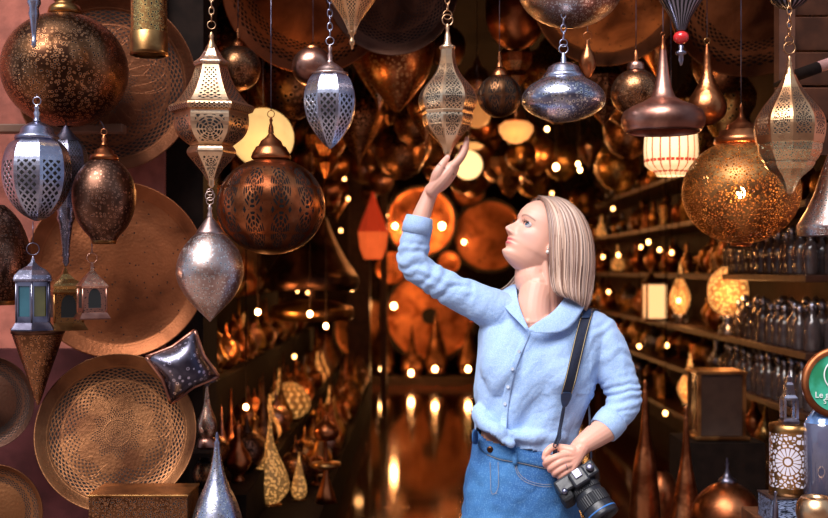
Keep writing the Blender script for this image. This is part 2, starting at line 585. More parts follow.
# ears
def ear(side):
    mb = MB()
    c = [(-.004, .0720, .066), (.002, .0735, .078), (.000, .076, .094), (-.006, .0785, .108), (-.016, .080, .114), (-.024, .081, .104), (-.023, .079, .088), (-.015, .075, .074), (-.008, .073, .066)]
    pts = [HD(a, b_ * side, z) for a, b_, z in c]
    chain_tube(skin, pts, [.0042, .003, .003, .003, .0032, .0034, .0032, .003, .004], 8, 3)
    chain_tube(skin, [HD(-.008, .070 * side, .068), HD(-.009, .071 * side, .09), HD(-.012, .073 * side, .105)], [.006, .009, .007], 10, 3)
ear(1); ear(-1)
# neck and torso under the clothes
nb = Vector((W(541, 318).x, 3.115, W(541, 318).z))
chain_tube(skin, [HD(-.030, 0, .035), HD(-.026, 0, .012) + Vector((0, 0, -.012)), W(541, 290, .005), W(541, 306, .010), W(541, 322, .014)], [.052, .0535, .0545, .058, .072], 28, 5)
chain_tube(skin, [W(538, 288, -.006), W(535, 302, -.018), W(534, 314, -.026), W(535, 324, -.030)], [.048, .047, .048, .050], 24, 5)
# throat tendons and collar bones
chain_tube(skin, [HD(-.018, .050, .045), W(547, 292, -.040), W(537, 311, -.056), W(533, 318, -.066)], [.009, .0105, .0095, .008], 10, 5)
chain_tube(skin, [W(529, 275, -.01), W(528, 295, -.027), W(529, 315, -.058)], [.012, .012, .010], 10, 5)
chain_tube(skin, [W(536, 322, -.070), W(556, 318, -.060), W(580, 320, -.02), W(596, 326, 0)], [.010, .010, .010, .010], 10, 5)
chain_tube(skin, [W(528, 322, -.068), W(512, 316, -.035), W(496, 312, -.0)], [.009, .009, .009], 10, 5)
TORSO = [(545, 311, 40, .052), (545, 319, 57, .068), (545, 330, 64, .088), (542, 347, 62, .105), (537, 372, 60, .116), (533, 395, 58, .108), (530, 415, 52, .102), (526, 437, 49, .106), (523, 455, 49, .108)]
def torso_rings(grow, upto=99, extra=()):
    out = []
    for cx, cy, hx, hy in list(TORSO)[:upto] + list(extra):
        c = W(cx, cy, .012); out.append((c, hx * KW + grow, hy + grow))
    return out
HIPS = [(521, 475, 53, .118), (520, 505, 55, .124), (520, 530, 55, .122)]
ell_rings(skin, torso_rings(-.010, 99, HIPS)[::-1])
# legs and feet
def leg(mb, hipx, grow, x1, dy):
    pts = [W(hipx, 520, .0), Vector((x1, 3.11 + dy, .60)), Vector((x1, 3.10 + dy, .46)), Vector((x1, 3.13 + dy, .30)), Vector((x1, 3.14 + dy, .12)), Vector((x1, 3.14 + dy, .08))]
    chain_tube(mb, pts, [.082 + grow, .070 + grow, .054 + grow, .054 + grow, .037 + grow * 1.5, .036 + grow * 1.5], 20, 4)
XL, XR = W(496, 520).x - .005, W(546, 520).x + .01
leg(skin, 495, 0, XL, -.02); leg(skin, 547, 0, XR, .03)
for x, dy in ((XL, -.02), (XR, .03)):
    chain_tube(skin, [Vector((x + .02, 3.15 + dy, .035)), Vector((x - .05, 3.08 + dy, .03)), Vector((x - .11, 3.02 + dy, .022))], [.032, .034, .022], 14, 4)
# arms
RS, RE, RWr = (486, 306), (411, 262), (431, 193)
chain_tube(skin, [W(496, 312, 0), W(470, 298, -.005), W(436, 280, -.01), W(413, 264, -.01), W(414, 245, -.01), W(421, 218, -.01), W(428, 199, -.01), W(432, 190, -.01)],
           [.044, .038, .031, .030, .029, .0255, .0205, .0205], 18, 5)
chain_tube(skin, [W(596, 326, .01), W(606, 350, 0), W(618, 378, -.01), W(626, 402, -.03), W(612, 424, -.05), W(598, 434, -.08), W(585, 443, -.105), W(578, 449, -.115)],
           [.040, .040, .036, .034, .034, .033, .027, .0235], 18, 5)
# --- raised hand: edge-on palm under the lantern tip
DH = -.02
def cap2(pts, rad, n=12, sub=4, mb=None): chain_tube(mb or skin, pts, rad, n, sub)
palm = [((433, 189), .0, .0200), ((438, 181), -.004, .0215), ((445, 172), -.006, .0200), ((450, 166), -.006, .0160)]
HX = lambda d: (-.82 * -d * 190, -.57 * -d * 190)
def WH(a, b_, d): return W(a + 1 - (-d) * 45, b_ + 1 - (-d) * 30, DH + d)
for off in (-.026, -.009, .009, .026):
    cap2([W(432, 190, DH + off * .55), WH(440, 181, off), WH(448, 172, off * 1.1), WH(453, 165, off * 1.15)], [.0180, .0195, .0170, .0120], 12, 4)
RH = {'index': [(453, 166, -.033), (460.5, 158, -.034), (464.5, 150, -.030), (466, 142.5, -.024)],
      'middle': [(453, 165, -.011), (461, 155, -.012), (465, 146, -.010), (466, 138, -.006)],
      'ring': [(452, 166, .009), (460, 156, .010), (464, 148, .010), (465, 141, .010)],
      'little': [(450, 167, .031), (456, 158, .034), (459, 151, .032), (459.5, 145, .027)]}
for nm, q in RH.items():
    sc_ = .9 if nm == 'little' else 1.0
    cap2([WH(a, b_, d) for a, b_, d in q], [.0108 * sc_, .0098 * sc_, .0088 * sc_, .0068 * sc_], 12, 5)
cap2([W(435, 185, DH - .014), W(437.5, 174, DH - .034), W(442, 165, DH - .036), W(447.5, 157.5, DH - .026)], [.0170, .0150, .0105, .0078], 12, 5)
cap2([W(437, 180, DH - .010), W(443, 171, DH - .022)], [.017, .012], 12, 4)
# --- hand on the strap: back of the hand to us, fingers closed round it
DL = -.135
for x, y, d in ((580, 449, 0), (575, 455, 0)): pass
for kx, ky in ((568.5, 454), (570.5, 459), (571.5, 464), (572, 469)):
    cap2([W(581, 448.5, DL + .012), W(576, (ky + 451) / 2 + .5, DL + .004), W(kx, ky, DL)], [.0205, .0150, .0108], 12, 4)
LH = {'index': [(568.5, 454, 0), (556, 457, -.012), (547, 461.5, -.006), (546, 465, .014), (553, 465, .026)],
      'middle': [(570.5, 459, 0), (560, 462, -.014), (551.5, 467.5, -.008), (550.5, 470, .013), (557, 469, .026)],
      'ring': [(571.5, 464, .0), (563, 467.5, -.013), (555.5, 472.5, -.007), (555, 474.5, .013), (561, 473, .024)],
      'little': [(572, 469, .002), (566, 472, -.010), (560.5, 476.5, -.004), (560, 478, .013), (565, 477, .022)]}
for nm, q in LH.items():
    sc_ = .86 if nm == 'little' else 1.0
    cap2([W(a, b_, DL + d) for a, b_, d in q], [.0102 * sc_, .0092 * sc_, .0088 * sc_, .0080 * sc_, .0070 * sc_], 12, 5)
cap2([W(573, 451, DL + .004), W(562, 448.5, DL + .008), W(553, 447, DL + .002), W(546.5, 452.5, DL - .004), W(544, 458, DL - .004)], [.0150, .0120, .0098, .0092, .0068], 12, 5)

body_me = remesh(skin, .0021, 2)
co = get_co(body_me)
# head-local coordinates for the tints
rel = (co - np.array(HO)) / HS
lx, ly, lz = rel @ np.array(hf), rel @ np.array(hs), rel @ np.array(hu)
g = lambda a, s_: np.exp(-(a / s_) ** 2)
base = np.array([.80, .43, .315]); col = np.tile(base, (len(co), 1))
near = (lx > .02) & (np.abs(ly) < .08) & (lz > -.01) & (lz < .2)
lip = near * np.clip(1.6 * g(ly, .021) ** .6 * np.maximum(g(lz - .0455, .0050), g(lz - .0570, .0045)) * (lx > .07) - .55, 0, 1)
lip = np.clip(lip * 1.6, 0, 1)
col = col * (1 - lip[:, None]) + np.array([.66, .13, .14]) * lip[:, None]
bl = near * g(np.abs(ly) - .045, .018) * g(lz - .078, .016) * .35
col = col * (1 - bl[:, None]) + np.array([.80, .36, .32]) * bl[:, None]
brow_z = .1325 - .004 * ((np.abs(ly) - .030) / .018) ** 2 * 1.2
br = near * (g(lz - brow_z, .0023) * (np.abs(ly) > .012) * (np.abs(ly) < .052) * (lx > .05)) * .95
col = col * (1 - br[:, None]) + np.array([.20, .11, .08]) * br[:, None]
scalp = ((lz > .170) & (lx < .045) | (lx < -.03) & (lz > .06)).astype(float)
col = col * (1 - scalp[:, None]) + np.array([.25, .15, .11]) * scalp[:, None]
px, py = px_of(co)
kn = (px > 540) & (px < 590) & (py > 440) & (py < 485)
col[kn] = col[kn] * np.array([1.0, .93, .92])
# finger nails: slightly pinker tips
for (a, b_, d), r_ in (((544, 458, DL - .012), .006), ((448.5, 156, DH - .033), .006)):
    m_ = np.clip(1.3 - np.linalg.norm(co - np.array(W(a, b_, d)), axis=1) / r_, 0, 1)
    col = col * (1 - m_[:, None]) + np.array([.88, .62, .58]) * m_[:, None]
set_color(body_me, col)
b = B('skin')
ns = b.noise(260, 3); nl = b.noise(22, 2)
c = b.attr('tint')
cc = b.mix(nl.step(.35, .7) * .25, c, (.70, .36, .30))
cc2 = b.nt.nodes.new('ShaderNodeMix'); 
M_SKIN = b.done(b.bsdf(cc, nl * .12 + .38, 0.0, b.bump(ns, .12, .0006), Subsurface_Weight=.12, Subsurface_Radius=(.012, .005, .003), Subsurface_Scale=.6))
body_me.materials.append(M_SKIN)
for p_ in body_me.polygons: pass
body_me.polygons.foreach_set('use_smooth', np.ones(len(body_me.polygons), bool))
person = thing('person', 'blonde woman in knotted pale blue shirt and jeans reaching up to touch a lantern', 'person', (nb.x - .03, 3.11, 0))
def keep(o, parent=None):
    """parent without moving"""
    parent = parent or person
    o.parent = parent; o.matrix_parent_inverse = Matrix.Translation(-Vector(parent.location)); return o
def wobj(name, me, mats=None, parent=None):
    o = bpy.data.objects.new(name, me); COL.objects.link(o)
    if mats:
        me.materials.clear()
        for m in (mats if isinstance(mats, (list, tuple)) else [mats]): me.materials.append(m)
    return keep(o, parent)
body = wobj('body', body_me)

# ---- eyes
def eye_at(y, parent):
    mb = MB()
    c = HD(.0672, y, .1105); r = .0115 * HS
    gz = (hf * .88 + hs * .34 + hu * .16).normalized()
    q = Vector((0, 0, 1)).rotation_difference(gz).to_matrix().to_4x4()
    T = Matrix.Translation(c) @ q
    prof = [(r * math.sin(a), r * math.cos(a)) for a in np.linspace(0, PI, 41)]
    me_i = [0]
    mb.cur = 1; k = 5
    mb.lathe([(p[0], p[1] * 1.01) for p in prof[:4]], 20, True, T)
    mb.cur = 2; mb.lathe(prof[3:9], 20, True, T)
    mb.cur = 0; mb.lathe(prof[8:], 20, True, T)
    me = mb.mesh('eye', [plain('eye_white', (.62, .58, .60), .2, var=.03, bumpy=0.0), plain('pupil', (.01, .01, .012), .08, bumpy=0.0), plain('iris_blue', (.10, .17, .26), .12, nscale=400.0, var=.5, bumpy=0.0)])
    return wobj('eye', me, None)
eye_at(.0325, body); eye_at(-.0325, body)
M_LASH = plain('dark_lash', (.05, .028, .022), .6, bumpy=0.0)
for s_ in (1, -1):
    mb = MB()
    up = [(.0785, .0195, .1090), (.0808, .025, .1140), (.0812, .032, .1160), (.0785, .040, .1145), (.0735, .0455, .1105)]
    mb.tube([HD(a, b_ * s_, z) for a, b_, z in spline(up, 5)], [.0005 + .0009 * math.sin(PI * i / 20) for i in range(21)], 6)
    for i in range(14):
        t_ = i / 13
        q = spline(up, 5)[3 + int(t_ * 17)]
        d = Vector((.0075 - .003 * t_, (.001 + .006 * t_) * s_, .0035))
        a = HD(q[0], q[1] * s_, q[2]); e = HD(q[0] + d.x, q[1] * s_ + d.y, q[2] + d.z * .4); e2 = HD(q[0] + d.x * 1.2, q[1] * s_ + d.y * 1.2, q[2] + d.z * 1.3)
        mb.tube([a, e, e2], [.00045, .0003, .0001], 4)
    keep(mb.build('eyelash', M_LASH))

# ---- hair
def hk(px, py, dy): return W(px, py, dy)
FRONT = [(538, 197, .020), (544, 202, -.030), (548.0, 216, -.064), (549.5, 236, -.082), (549.5, 258, -.088), (550, 275, -.083), (553, 289, -.086), (559, 295, -.080)]
MID1 = [(541, 197.5, .012), (551, 201, -.030), (561, 214, -.068), (565, 235, -.089), (565, 258, -.094), (565, 278, -.089), (567, 292, -.092), (571, 299, -.086)]
MID2 = [(551, 197.5, .010), (561, 201, -.024), (573, 213, -.055), (580.5, 235, -.071), (581.5, 260, -.078), (580, 282, -.074), (580, 297, -.076), (580, 305, -.070)]
BACK = [(558, 198.5, .010), (569, 203, -.004), (583, 217, -.018), (591.5, 238, -.026), (594, 262, -.030), (592.5, 285, -.030), (590, 300, -.030), (586, 311, -.028)]
KEYS = [FRONT, MID1, MID2, BACK]
KV = [np.array([tuple(hk(*q)) for q in K]) for K in KEYS]
NK = 22
def path(t, lift=0.0):
    t = max(0, min(2.9999, t)); i = int(t); f_ = t - i
    # smooth across the sheet
    a = KV[i] * (1 - f_) + KV[i + 1] * f_
    ctr = np.array(HD(-.005, 0, .11))
    p_ = np.array(spline([tuple(q) for q in a], 3))
    if lift:
        d = p_ - ctr; d /= np.linalg.norm(d, axis=1)[:, None]
        p_ = p_ + d * lift
    return p_
def mirror(p_):
    s_ = np.array(hs); r_ = (p_ - np.array(HO)) @ s_
    return p_ - 2 * r_[:, None] * s_
FAR = [np.array([tuple(hk(*q)) for q in K]) for K in (
    [(538, 198, .03), (526, 212, .075), (519, 235, .082), (520, 255, .084), (517, 272, .084), (507, 285, .080), (498, 290, .074)],
    [(536, 200, .03), (530, 212, .075), (531, 235, .085), (533, 258, .088), (527, 275, .088), (517, 288, .084), (506, 293, .076)])]
rng = random.Random(3)
hair = MB(); hcol = []
def strand(p_, r0, colr, flat=.45, wav=.0012):
    ph = rng.random() * 6; n0 = len(hair.v); m = len(p_)
    pts = []; rad = []
    for j, q in enumerate(p_):
        u_ = j / (m - 1)
        pts.append(Vector(q) + Vector((math.sin(u_ * 7 + ph), math.cos(u_ * 6 + ph), 0)) * wav * u_)
        rad.append(r0 * (1.0 if u_ < .8 else max(.12, 1 - (u_ - .8) / .2 * .9)) * (.6 + .4 * min(1, u_ * 6)))
    hair.tube(pts, rad, 5, flat=flat)
    k = len(hair.v) - n0
    per = k // m
    for j in range(m):
        u_ = j / (m - 1)
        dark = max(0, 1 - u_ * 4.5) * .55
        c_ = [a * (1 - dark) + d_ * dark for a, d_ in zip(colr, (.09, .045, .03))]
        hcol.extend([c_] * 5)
PAL = [(.86, .62, .48), (.58, .36, .26), (.30, .165, .12), (.22, .12, .09), (.80, .60, .50), (.46, .29, .25), (.12, .06, .045), (.66, .46, .40)]
def pick(t):
    k = noise.noise(Vector((t * 8.0, 1.3, .5))) * 3.4 + rng.gauss(0, .45)
    return PAL[int(abs(k) * 2.4) % len(PAL)] if rng.random() < .8 else rng.choice(PAL)
for i in range(1500):
    t = rng.random() * 2.999
    if rng.random() < .12: t *= .15
    p_ = path(t, rng.uniform(-.003, .0045) + .003 * noise.noise(Vector((t * 5, 0, 3))))
    cut = rng.randint(0, 2)
    if cut: p_ = p_[:-cut]
    strand(p_, rng.uniform(.0006, .0015), pick(t))
for i in range(500):
    t = .35 + rng.random() * 2.64
    strand(mirror(path(t, rng.uniform(-.003, .003))), rng.uniform(.001, .002), pick(t))
for i in range(160):
    f_ = rng.random(); a = FAR[0] * (1 - f_) + FAR[1] * f_ + rng.uniform(-.002, .002)
    strand(np.array(spline([tuple(q) for q in a], 3)), rng.uniform(.0009, .0018), pick(f_))
# fringe line back from the forehead, short baby hairs, ends curling under
for i in range(40):
    t = rng.random() * .6
    q = path(t, .002)
    strand(q[:9], .0012, PAL[rng.randint(2, 6)])
# under-layer: the same sheet, closed, a little inside
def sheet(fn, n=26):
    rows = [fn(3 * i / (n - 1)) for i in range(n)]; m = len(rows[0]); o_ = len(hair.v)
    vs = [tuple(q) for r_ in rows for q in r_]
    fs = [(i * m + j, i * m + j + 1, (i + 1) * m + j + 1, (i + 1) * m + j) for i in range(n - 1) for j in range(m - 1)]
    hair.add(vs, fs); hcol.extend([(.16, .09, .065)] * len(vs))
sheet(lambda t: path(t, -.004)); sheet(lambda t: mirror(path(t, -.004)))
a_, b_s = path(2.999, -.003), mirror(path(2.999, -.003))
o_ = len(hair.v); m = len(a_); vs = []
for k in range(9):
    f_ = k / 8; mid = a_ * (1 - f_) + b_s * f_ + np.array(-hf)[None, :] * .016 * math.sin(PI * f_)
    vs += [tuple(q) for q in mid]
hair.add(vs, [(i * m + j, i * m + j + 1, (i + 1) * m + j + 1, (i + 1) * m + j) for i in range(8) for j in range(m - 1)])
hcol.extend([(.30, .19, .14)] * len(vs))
for i in range(320):
    f_ = rng.random(); mid = a_ * (1 - f_) + b_s * f_ + np.array(-hf)[None, :] * (.016 * math.sin(PI * f_) + rng.uniform(0, .004))
    strand(mid, rng.uniform(.001, .002), pick(3 + f_))
b = B('blonde_hair')
M_HAIR = b.done(b.bsdf(b.attr('tint'), .34, 0.0, b.bump(b.noise(300, 2), .15, .001), Specular_IOR_Level=.6, Sheen_Weight=.1))
hme = hair.mesh('hair', M_HAIR); set_color(hme, np.array(hcol)); wobj('hair', hme)
mb = MB(); e0 = HD(.000, .0775, .0645)
mb.ball(e0, .0052, 14); mb.ball(e0 + Vector((0, 0, .008)), .0026, 8)
keep(mb.build('earring', plain('pearl', (.85, .80, .72), .2, var=.05, bumpy=0.0)))['label'] = 'small pearl earring'

# ---- shirt
sh = MB()
ell_rings(sh, torso_rings(.004)[::-1])
chain_tube(sh, [W(512, 320, .01), W(486, 306, 0), W(465, 296, -.005), W(436, 281, -.01), W(415, 265, -.01), W(413, 250, -.01), W(416, 236, -.01), W(418.5, 219, -.01)],
           [.060, .054, .0475, .0405, .0405, .0400, .0370, .0335], 24, 5)
chain_tube(sh, [W(580, 326, .01), W(597, 333, .01), W(606, 350, 0), W(614, 370, -.008), W(622, 388, -.02), W(624, 403, -.03), W(614, 418, -.045), W(606, 427, -.06)],
           [.050, .053, .055, .053, .047, .044, .0385, .0370], 24, 5)
# bust, knot of the shirt tails, fabric blousing over the waist
for x, y, d in ((506, 366, -.040), (556, 368, -.048)):
    chain_tube(sh, [W(x + 8, y - 34, d + .02), W(x, y - 4, d), W(x + 2, y + 10, d), W(x, y + 36, d + .02)], [.050, .068, .067, .050], 24, 4)
chain_tube(sh, [W(480, 412, -.03), W(485, 423, -.07), W(493, 429, -.095), (W(500, 434, -.108))], [.026, .017, .013, .012], 12, 4)
chain_tube(sh, [W(560, 436, -.06), W(535, 437, -.090), W(515, 436, -.104), W(503, 435, -.110)], [.024, .020, .015, .012], 12, 4)
sh.ball(W(501, 434.5, -.117), .0125, 14)
chain_tube(sh, [W(501, 435, -.116), W(505, 440, -.121), W(511, 443.5, -.121)], [.010, .008, .010], 10, 4)
chain_tube(sh, [W(500, 435, -.116), W(496, 431, -.118), W(492, 428, -.112)], [.010, .009, .006], 10, 4)
sh_me = remesh(sh, .0042, 5)
co = get_co(sh_me); no = get_no(sh_me)
px, py = px_of(co)
# larger soft folds, radiating from the strap shoulder and the knot
n1 = fold_noise(co, (-.55, 0, -.83), 4, 26, 3.0)
n2 = fold_noise(co, (-.85, 0, -.35), 5, 34, 9.0)
n3 = fold_noise(co, (.12, 0, 1), 4, 30, 5.0)
knot = np.exp(-((px - 503) ** 2 + (py - 437) ** 2) / (2 * 34.0 ** 2))
arm_l = (px > 590); arm_r = (px < 474) & (py < 320)
up = 1 - np.exp(-((px - 540) / 30.) ** 2)
d = n1 * .0050 + n2 * .0035 * ((px > 530) & (py > 320)) + n3 * .0045 * (py > 395) + knot * n1 * .009
# crosswise creases at elbows and rolled sleeves
def creases(px, py, cx, cy, ax, ay, wl, sig, amp, seed):
    s_ = ((px - cx) * ax + (py - cy) * ay)
    w_ = snoise(co, (18, 18, 18), seed) * 2.6
    return np.sin(s_ * 2 * PI / wl + w_ * 2.2) * amp * np.exp(-(s_ / sig) ** 2)
d = np.where(arm_l, n1 * .002 + creases(px, py, 627, 396, .25, .97, 8.5, 17, .0026, 2.) + creases(px, py, 606, 350, .55, .8, 21, 40, .0020, 6.), d)
d = np.where(arm_r, n2 * .0035 + creases(px, py, 413, 262, .2, -.98, 11, 20, .0026, 4.) + creases(px, py, 440, 285, .8, .6, 16, 40, .0022, 7.), d)
ridge = np.abs(fold_noise(co, (-.6, .1, -.8), 6, 40, 17.0))
d = d - (ridge < .06) * .0008
co2 = co + no * d[:, None]
set_co(sh_me, co2)
fc = face_centers(sh_me); fx, fy = px_of(fc)
front = fc[:, 1] < 3.125
VN = [(509, 284), (517, 301), (522, 314), (528, 329), (534, 325.5), (546, 320), (556, 311), (563, 299), (570, 284)]
cut = inpoly(fx, fy, VN) & (fc[:, 1] < 3.12)
cut |= (fy < 314) & (np.abs(fx - 543) < 27) & (fc[:, 2] > W(0, 318).z)
hem = np.interp(fx, [455, 473, 482, 490, 496, 502, 510, 516, 530, 545, 570, 600], [417, 425, 430, 433, 437, 442, 448, 448, 449, 454, 457, 452])
hem = np.where(fc[:, 1] > 3.12, 436, hem)
cut |= (fy > hem) & (fx < 592) 
def beyond(c0, c1):
    a = np.array(W(*c0)); b_ = np.array(W(*c1)); d_ = (b_ - a) / np.linalg.norm(b_ - a)
    return (((fc - b_) @ d_) > 0) & (np.linalg.norm(fc - b_, axis=1) < .052)
cut |= beyond((416, 236, -.01), (418.5, 219, -.01)) | beyond((614, 418, -.045), (606, 427, -.06))
delete_faces(sh_me, cut)
b = B('pale_blue_cotton')
x, y, z = b.xyz('Object')
weave = ((x * 1500).sin() * (z * 1500).sin())
nf = b.noise(420, 3); nb_ = b.noise(9, 3)
c = b.mix(nf.step(.3, .7), (.27, .44, .76), (.43, .60, .88))
c = b.mix(nb_.step(.4, .7) * .3, c, (.42, .56, .84))
wr = b.noise(34, 4, dist=1.6)
M_SHIRT = b.done(b.bsdf(c, .8, 0.0, b.bump(weave * .05 + wr * 1.0 + b.noise(90, 3) * .25, .35, .006), Sheen_Weight=.15))
sh_me.polygons.foreach_set('use_smooth', np.ones(len(sh_me.polygons), bool))
shirt = wobj('shirt', sh_me, M_SHIRT)
sm = shirt.modifiers.new('t', 'SOLIDIFY'); sm.thickness = .0016; sm.offset = 1
def strip(rows, name, mat, parent=None, thick=.0015, sub=2):
    mb = MB(); m = len(rows[0]); vs = [Vector(q) for r_ in rows for q in r_]
    fs = [(i * m + j, i * m + j + 1, (i + 1) * m + j + 1, (i + 1) * m + j) for i in range(len(rows) - 1) for j in range(m - 1)]
    us = [[(0, 0)] * 4] * len(fs)
    mb.add(vs, fs); o = mb.build(name, mat); keep(o, parent)
    s_ = o.modifiers.new('s', 'SUBSURF'); s_.levels = sub; s_.render_levels = sub
    t_ = o.modifiers.new('t', 'SOLIDIFY'); t_.thickness = thick; t_.offset = 0
    return o
# collar: near flap, far flap, and the band behind the neck
strip([[W(571, 287, -.030), W(563, 300, -.064), W(553, 313, -.090), W(537, 322, -.108), W(528, 328.5, -.112)],
       [W(579, 291, -.028), W(573, 306, -.070), W(563, 318, -.101), W(549, 327, -.113), W(529, 330, -.116)],
       [W(588, 300, -.030), W(581, 314, -.076), W(569, 330.5, -.106), W(553, 334, -.117), W(530, 332.5, -.119)]], 'collar', M_SHIRT)
strip([[W(571, 287, -.030), W(578, 283, .03), W(566, 280, .075), W(540, 279, .085), W(516, 282, .06)],
       [W(580, 291, -.028), W(586, 288, .04), W(572, 285, .09), W(540, 285, .10), W(511, 290, .07)],
       [W(589, 301, -.028), W(596, 298, .04), W(578, 294, .10), W(540, 294, .108), W(503, 299, .08)]], 'collar', M_SHIRT)
strip([[W(516, 282, .05), W(516.5, 292, -.005), W(519, 306, -.055), W(524, 319, -.096), W(529, 329, -.112)],
       [W(508, 287, .05), W(509, 295, -.005), W(514, 308, -.060), W(521, 320, -.100), W(528, 330, -.114)],
       [W(499, 292, .05), W(499.5, 298, -.01), W(505.5, 309, -.060), W(517, 320, -.097), W(527, 331, -.113)]], 'collar', M_SHIRT)
# placket and buttons follow the shirt surface: find the front surface under each pixel
from mathutils.bvhtree import BVHTree
def make_bvh(me):
    return BVHTree.FromPolygons([v.co for v in me.vertices], [tuple(p_.vertices) for p_ in me.polygons])
bv = make_bvh(sh_me)
def on_shirt(px, py, off=.002, tree=None):
    d_ = (P(px, py, 1.0) - Vector((0, 0, CZ))).normalized()
    h = (tree or bv).ray_cast(Vector((0, 0, CZ)), d_)
    return (h[0] - d_ * off) if h[0] else P(px, py, 2.99)
pl = [(528.5, 331), (524, 341), (519, 352), (514.5, 364), (511, 376), (508, 388), (506, 400), (504.5, 412), (503.5, 424), (503, 432)]
strip([[on_shirt(a - 3.6, b_, .0022) for a, b_ in pl], [on_shirt(a, b_, .0034) for a, b_ in pl], [on_shirt(a + 3.4, b_, .0040) for a, b_ in pl]], 'placket', M_SHIRT, thick=.0022, sub=1)
M_BTN = plain('shell_button', (.62, .70, .82), .25, bumpy=0.0)
for a, b_ in ((519, 351.5), (512.5, 369), (508, 387), (505, 404), (503.5, 420)):
    mb = MB(); p_ = on_shirt(a, b_, .0062); T = Matrix.Translation(p_) @ Vector((0, 0, 1)).rotation_difference(Vector((-.3, -1, .05))).to_matrix().to_4x4()
    mb.lathe([(0, .0008), (.003, .0008), (.0042, .0014), (.0046, .0008), (.0046, -.001), (0, -.001)], 16, True, T)
    keep(mb.build('button', M_BTN), shirt)
# cuffs: hollow folded bands
def cuff(c0, c1, r0, r1, dx=1.0):
    a = W(*c0); b_ = W(*c1); q = Vector((0, 0, 1)).rotation_difference((b_ - a).normalized()).to_matrix().to_4x4()
    L = (b_ - a).length; T = Matrix.Translation(a) @ q
    mb = MB()
    mb.lathe([(r0 - .003, 0), (r0 + .002, .001), (r0 + .0025, L * .5), (r1 + .002, L - .001), (r1, L + .001), (r1 - .003, L), (r1 - .0045, L * .6), (r0 - .006, .002)], 40, True, T)
    o = mb.build('cuff', M_SHIRT); return keep(o, shirt)
cuff((416, 234, -.01), (419.5, 217, -.01), .0385, .0345)
cuff((614, 418, -.045), (603, 430.5, -.064), .0405, .0385)

# ---- jeans
jn = MB()
ell_rings(jn, [(W(x_, y_, .012), hx * KW + .004, hy + .004) for x_, y_, hx, hy in [(524, 425, 48, .098), (524, 440, 49, .104), (523, 455, 50, .110)] + HIPS][::-1])
leg(jn, 495, .012, XL, -.02); leg(jn, 547, .012, XR, .03)
jn_me = remesh(jn, .0048, 4)
co = get_co(jn_me); no = get_no(jn_me); px, py = px_of(co)
d = fold_noise(co, (1, 0, -.25), 7, 30, 31.) * .0045 * (py > 462) + fold_noise(co, (.7, 0, .7), 9, 34, 8.) * .003
crotch = np.exp(-((px - 500) / 16.) ** 2) * np.clip((py - 455) / 40, 0, 1)
set_co(jn_me, co + no * (d)[:, None])
fc = face_centers(jn_me); fx, fy = px_of(fc)
waist = np.interp(fx, [460, 476, 486, 500, 520, 545, 575], [426, 430, 439.5, 444.5, 447.5, 453, 456])
waist = np.where(fc[:, 1] > 3.12, 436, waist)
cut = (fy < waist) | (fc[:, 2] < .09)
delete_faces(jn_me, cut)
jn_me.polygons.foreach_set('use_smooth', np.ones(len(jn_me.polygons), bool))
b = B('blue_denim')
x, y, z = b.xyz('Object')
tw = ((x * 900 + z * 900).sin()) * .5 + .5
n = b.noise(7, 4); n2_ = b.noise(300, 2); n3_ = b.noise(60, 3)
c = b.mix(n.step(.35, .65), (.020, .10, .30), (.05, .195, .46))
c = b.mix(n2_.step(.45, .75) * .5, c, (.16, .36, .62))
c = b.mix(n3_.step(.5, .8) * .3, c, (.02, .09, .25))
M_DENIM = b.done(b.bsdf(c, .85, 0.0, b.bump(tw * .15 + n3_ * .5 + b.noise(26, 3, dist=1.2) * 1.2, .4, .005)))
jeans = wobj('jeans', jn_me, M_DENIM)
sm = jeans.modifiers.new('t', 'SOLIDIFY'); sm.thickness = .002; sm.offset = 1
bj = make_bvh(jn_me)
oj = lambda a, b_, off=.003: on_shirt(a, b_, off, bj)
wl = [(478, 433.5), (486, 441.5), (500, 447), (520, 450.5), (545, 456), (566, 460)]
wl = [tuple(q) for q in spline(wl, 4)]
strip([[oj(a, b_, .003) for a, b_ in wl], [oj(a, b_ + 6, .0045) for a, b_ in wl], [oj(a, b_ + 12.5, .0035) for a, b_ in wl]], 'waistband', M_DENIM, jeans, .003, 1)
M_TH = plain('tan_thread', (.42, .36, .30), .7, nscale=500.0)
def stitch(pts, r=.0006):
    p_ = [tuple(q) for q in spline(pts, 6)]
    mb = MB(); mb.tube([oj(a, b_, .0065) for a, b_ in p_], r, 5); keep(mb.build('stitching', M_TH), jeans)
stitch([(487, 454.5), (500, 459.5), (520, 463), (545, 468.5), (560, 471)])
stitch([(516, 465), (519, 473), (527, 480), (540, 484), (552, 484.5)])
stitch([(515, 467), (518, 475), (526, 482), (540, 486.3), (552, 486.8)])
stitch([(490, 462), (490.5, 478), (491.5, 493), (497, 493)])
stitch([(498, 462), (498.5, 478), (498, 488), (495, 494)])
for a, b_ in ((475, 436), (515, 457), ):
    strip([[oj(a - 2.6, b_ - 7, .008), oj(a - 2.6, b_ + 1, .0105), oj(a - 2.6, b_ + 9, .008)], [oj(a + 2.6, b_ - 7, .008), oj(a + 2.6, b_ + 1, .0105), oj(a + 2.6, b_ + 9, .008)]], 'belt_loop', M_DENIM, jeans, .003, 1)
mb = MB(); p_ = oj(490, 449.5, .010); T = Matrix.Translation(p_) @ Vector((0, 0, 1)).rotation_difference(Vector((-.25, -1, 0))).to_matrix().to_4x4()
mb.lathe([(0, .002), (.004, .0022), (.0075, .0015), (.0085, 0), (.0085, -.003), (0, -.004)], 20, True, T)
keep(mb.build('button', metal('bronze')), jeans)['label'] = 'bronze waist button'
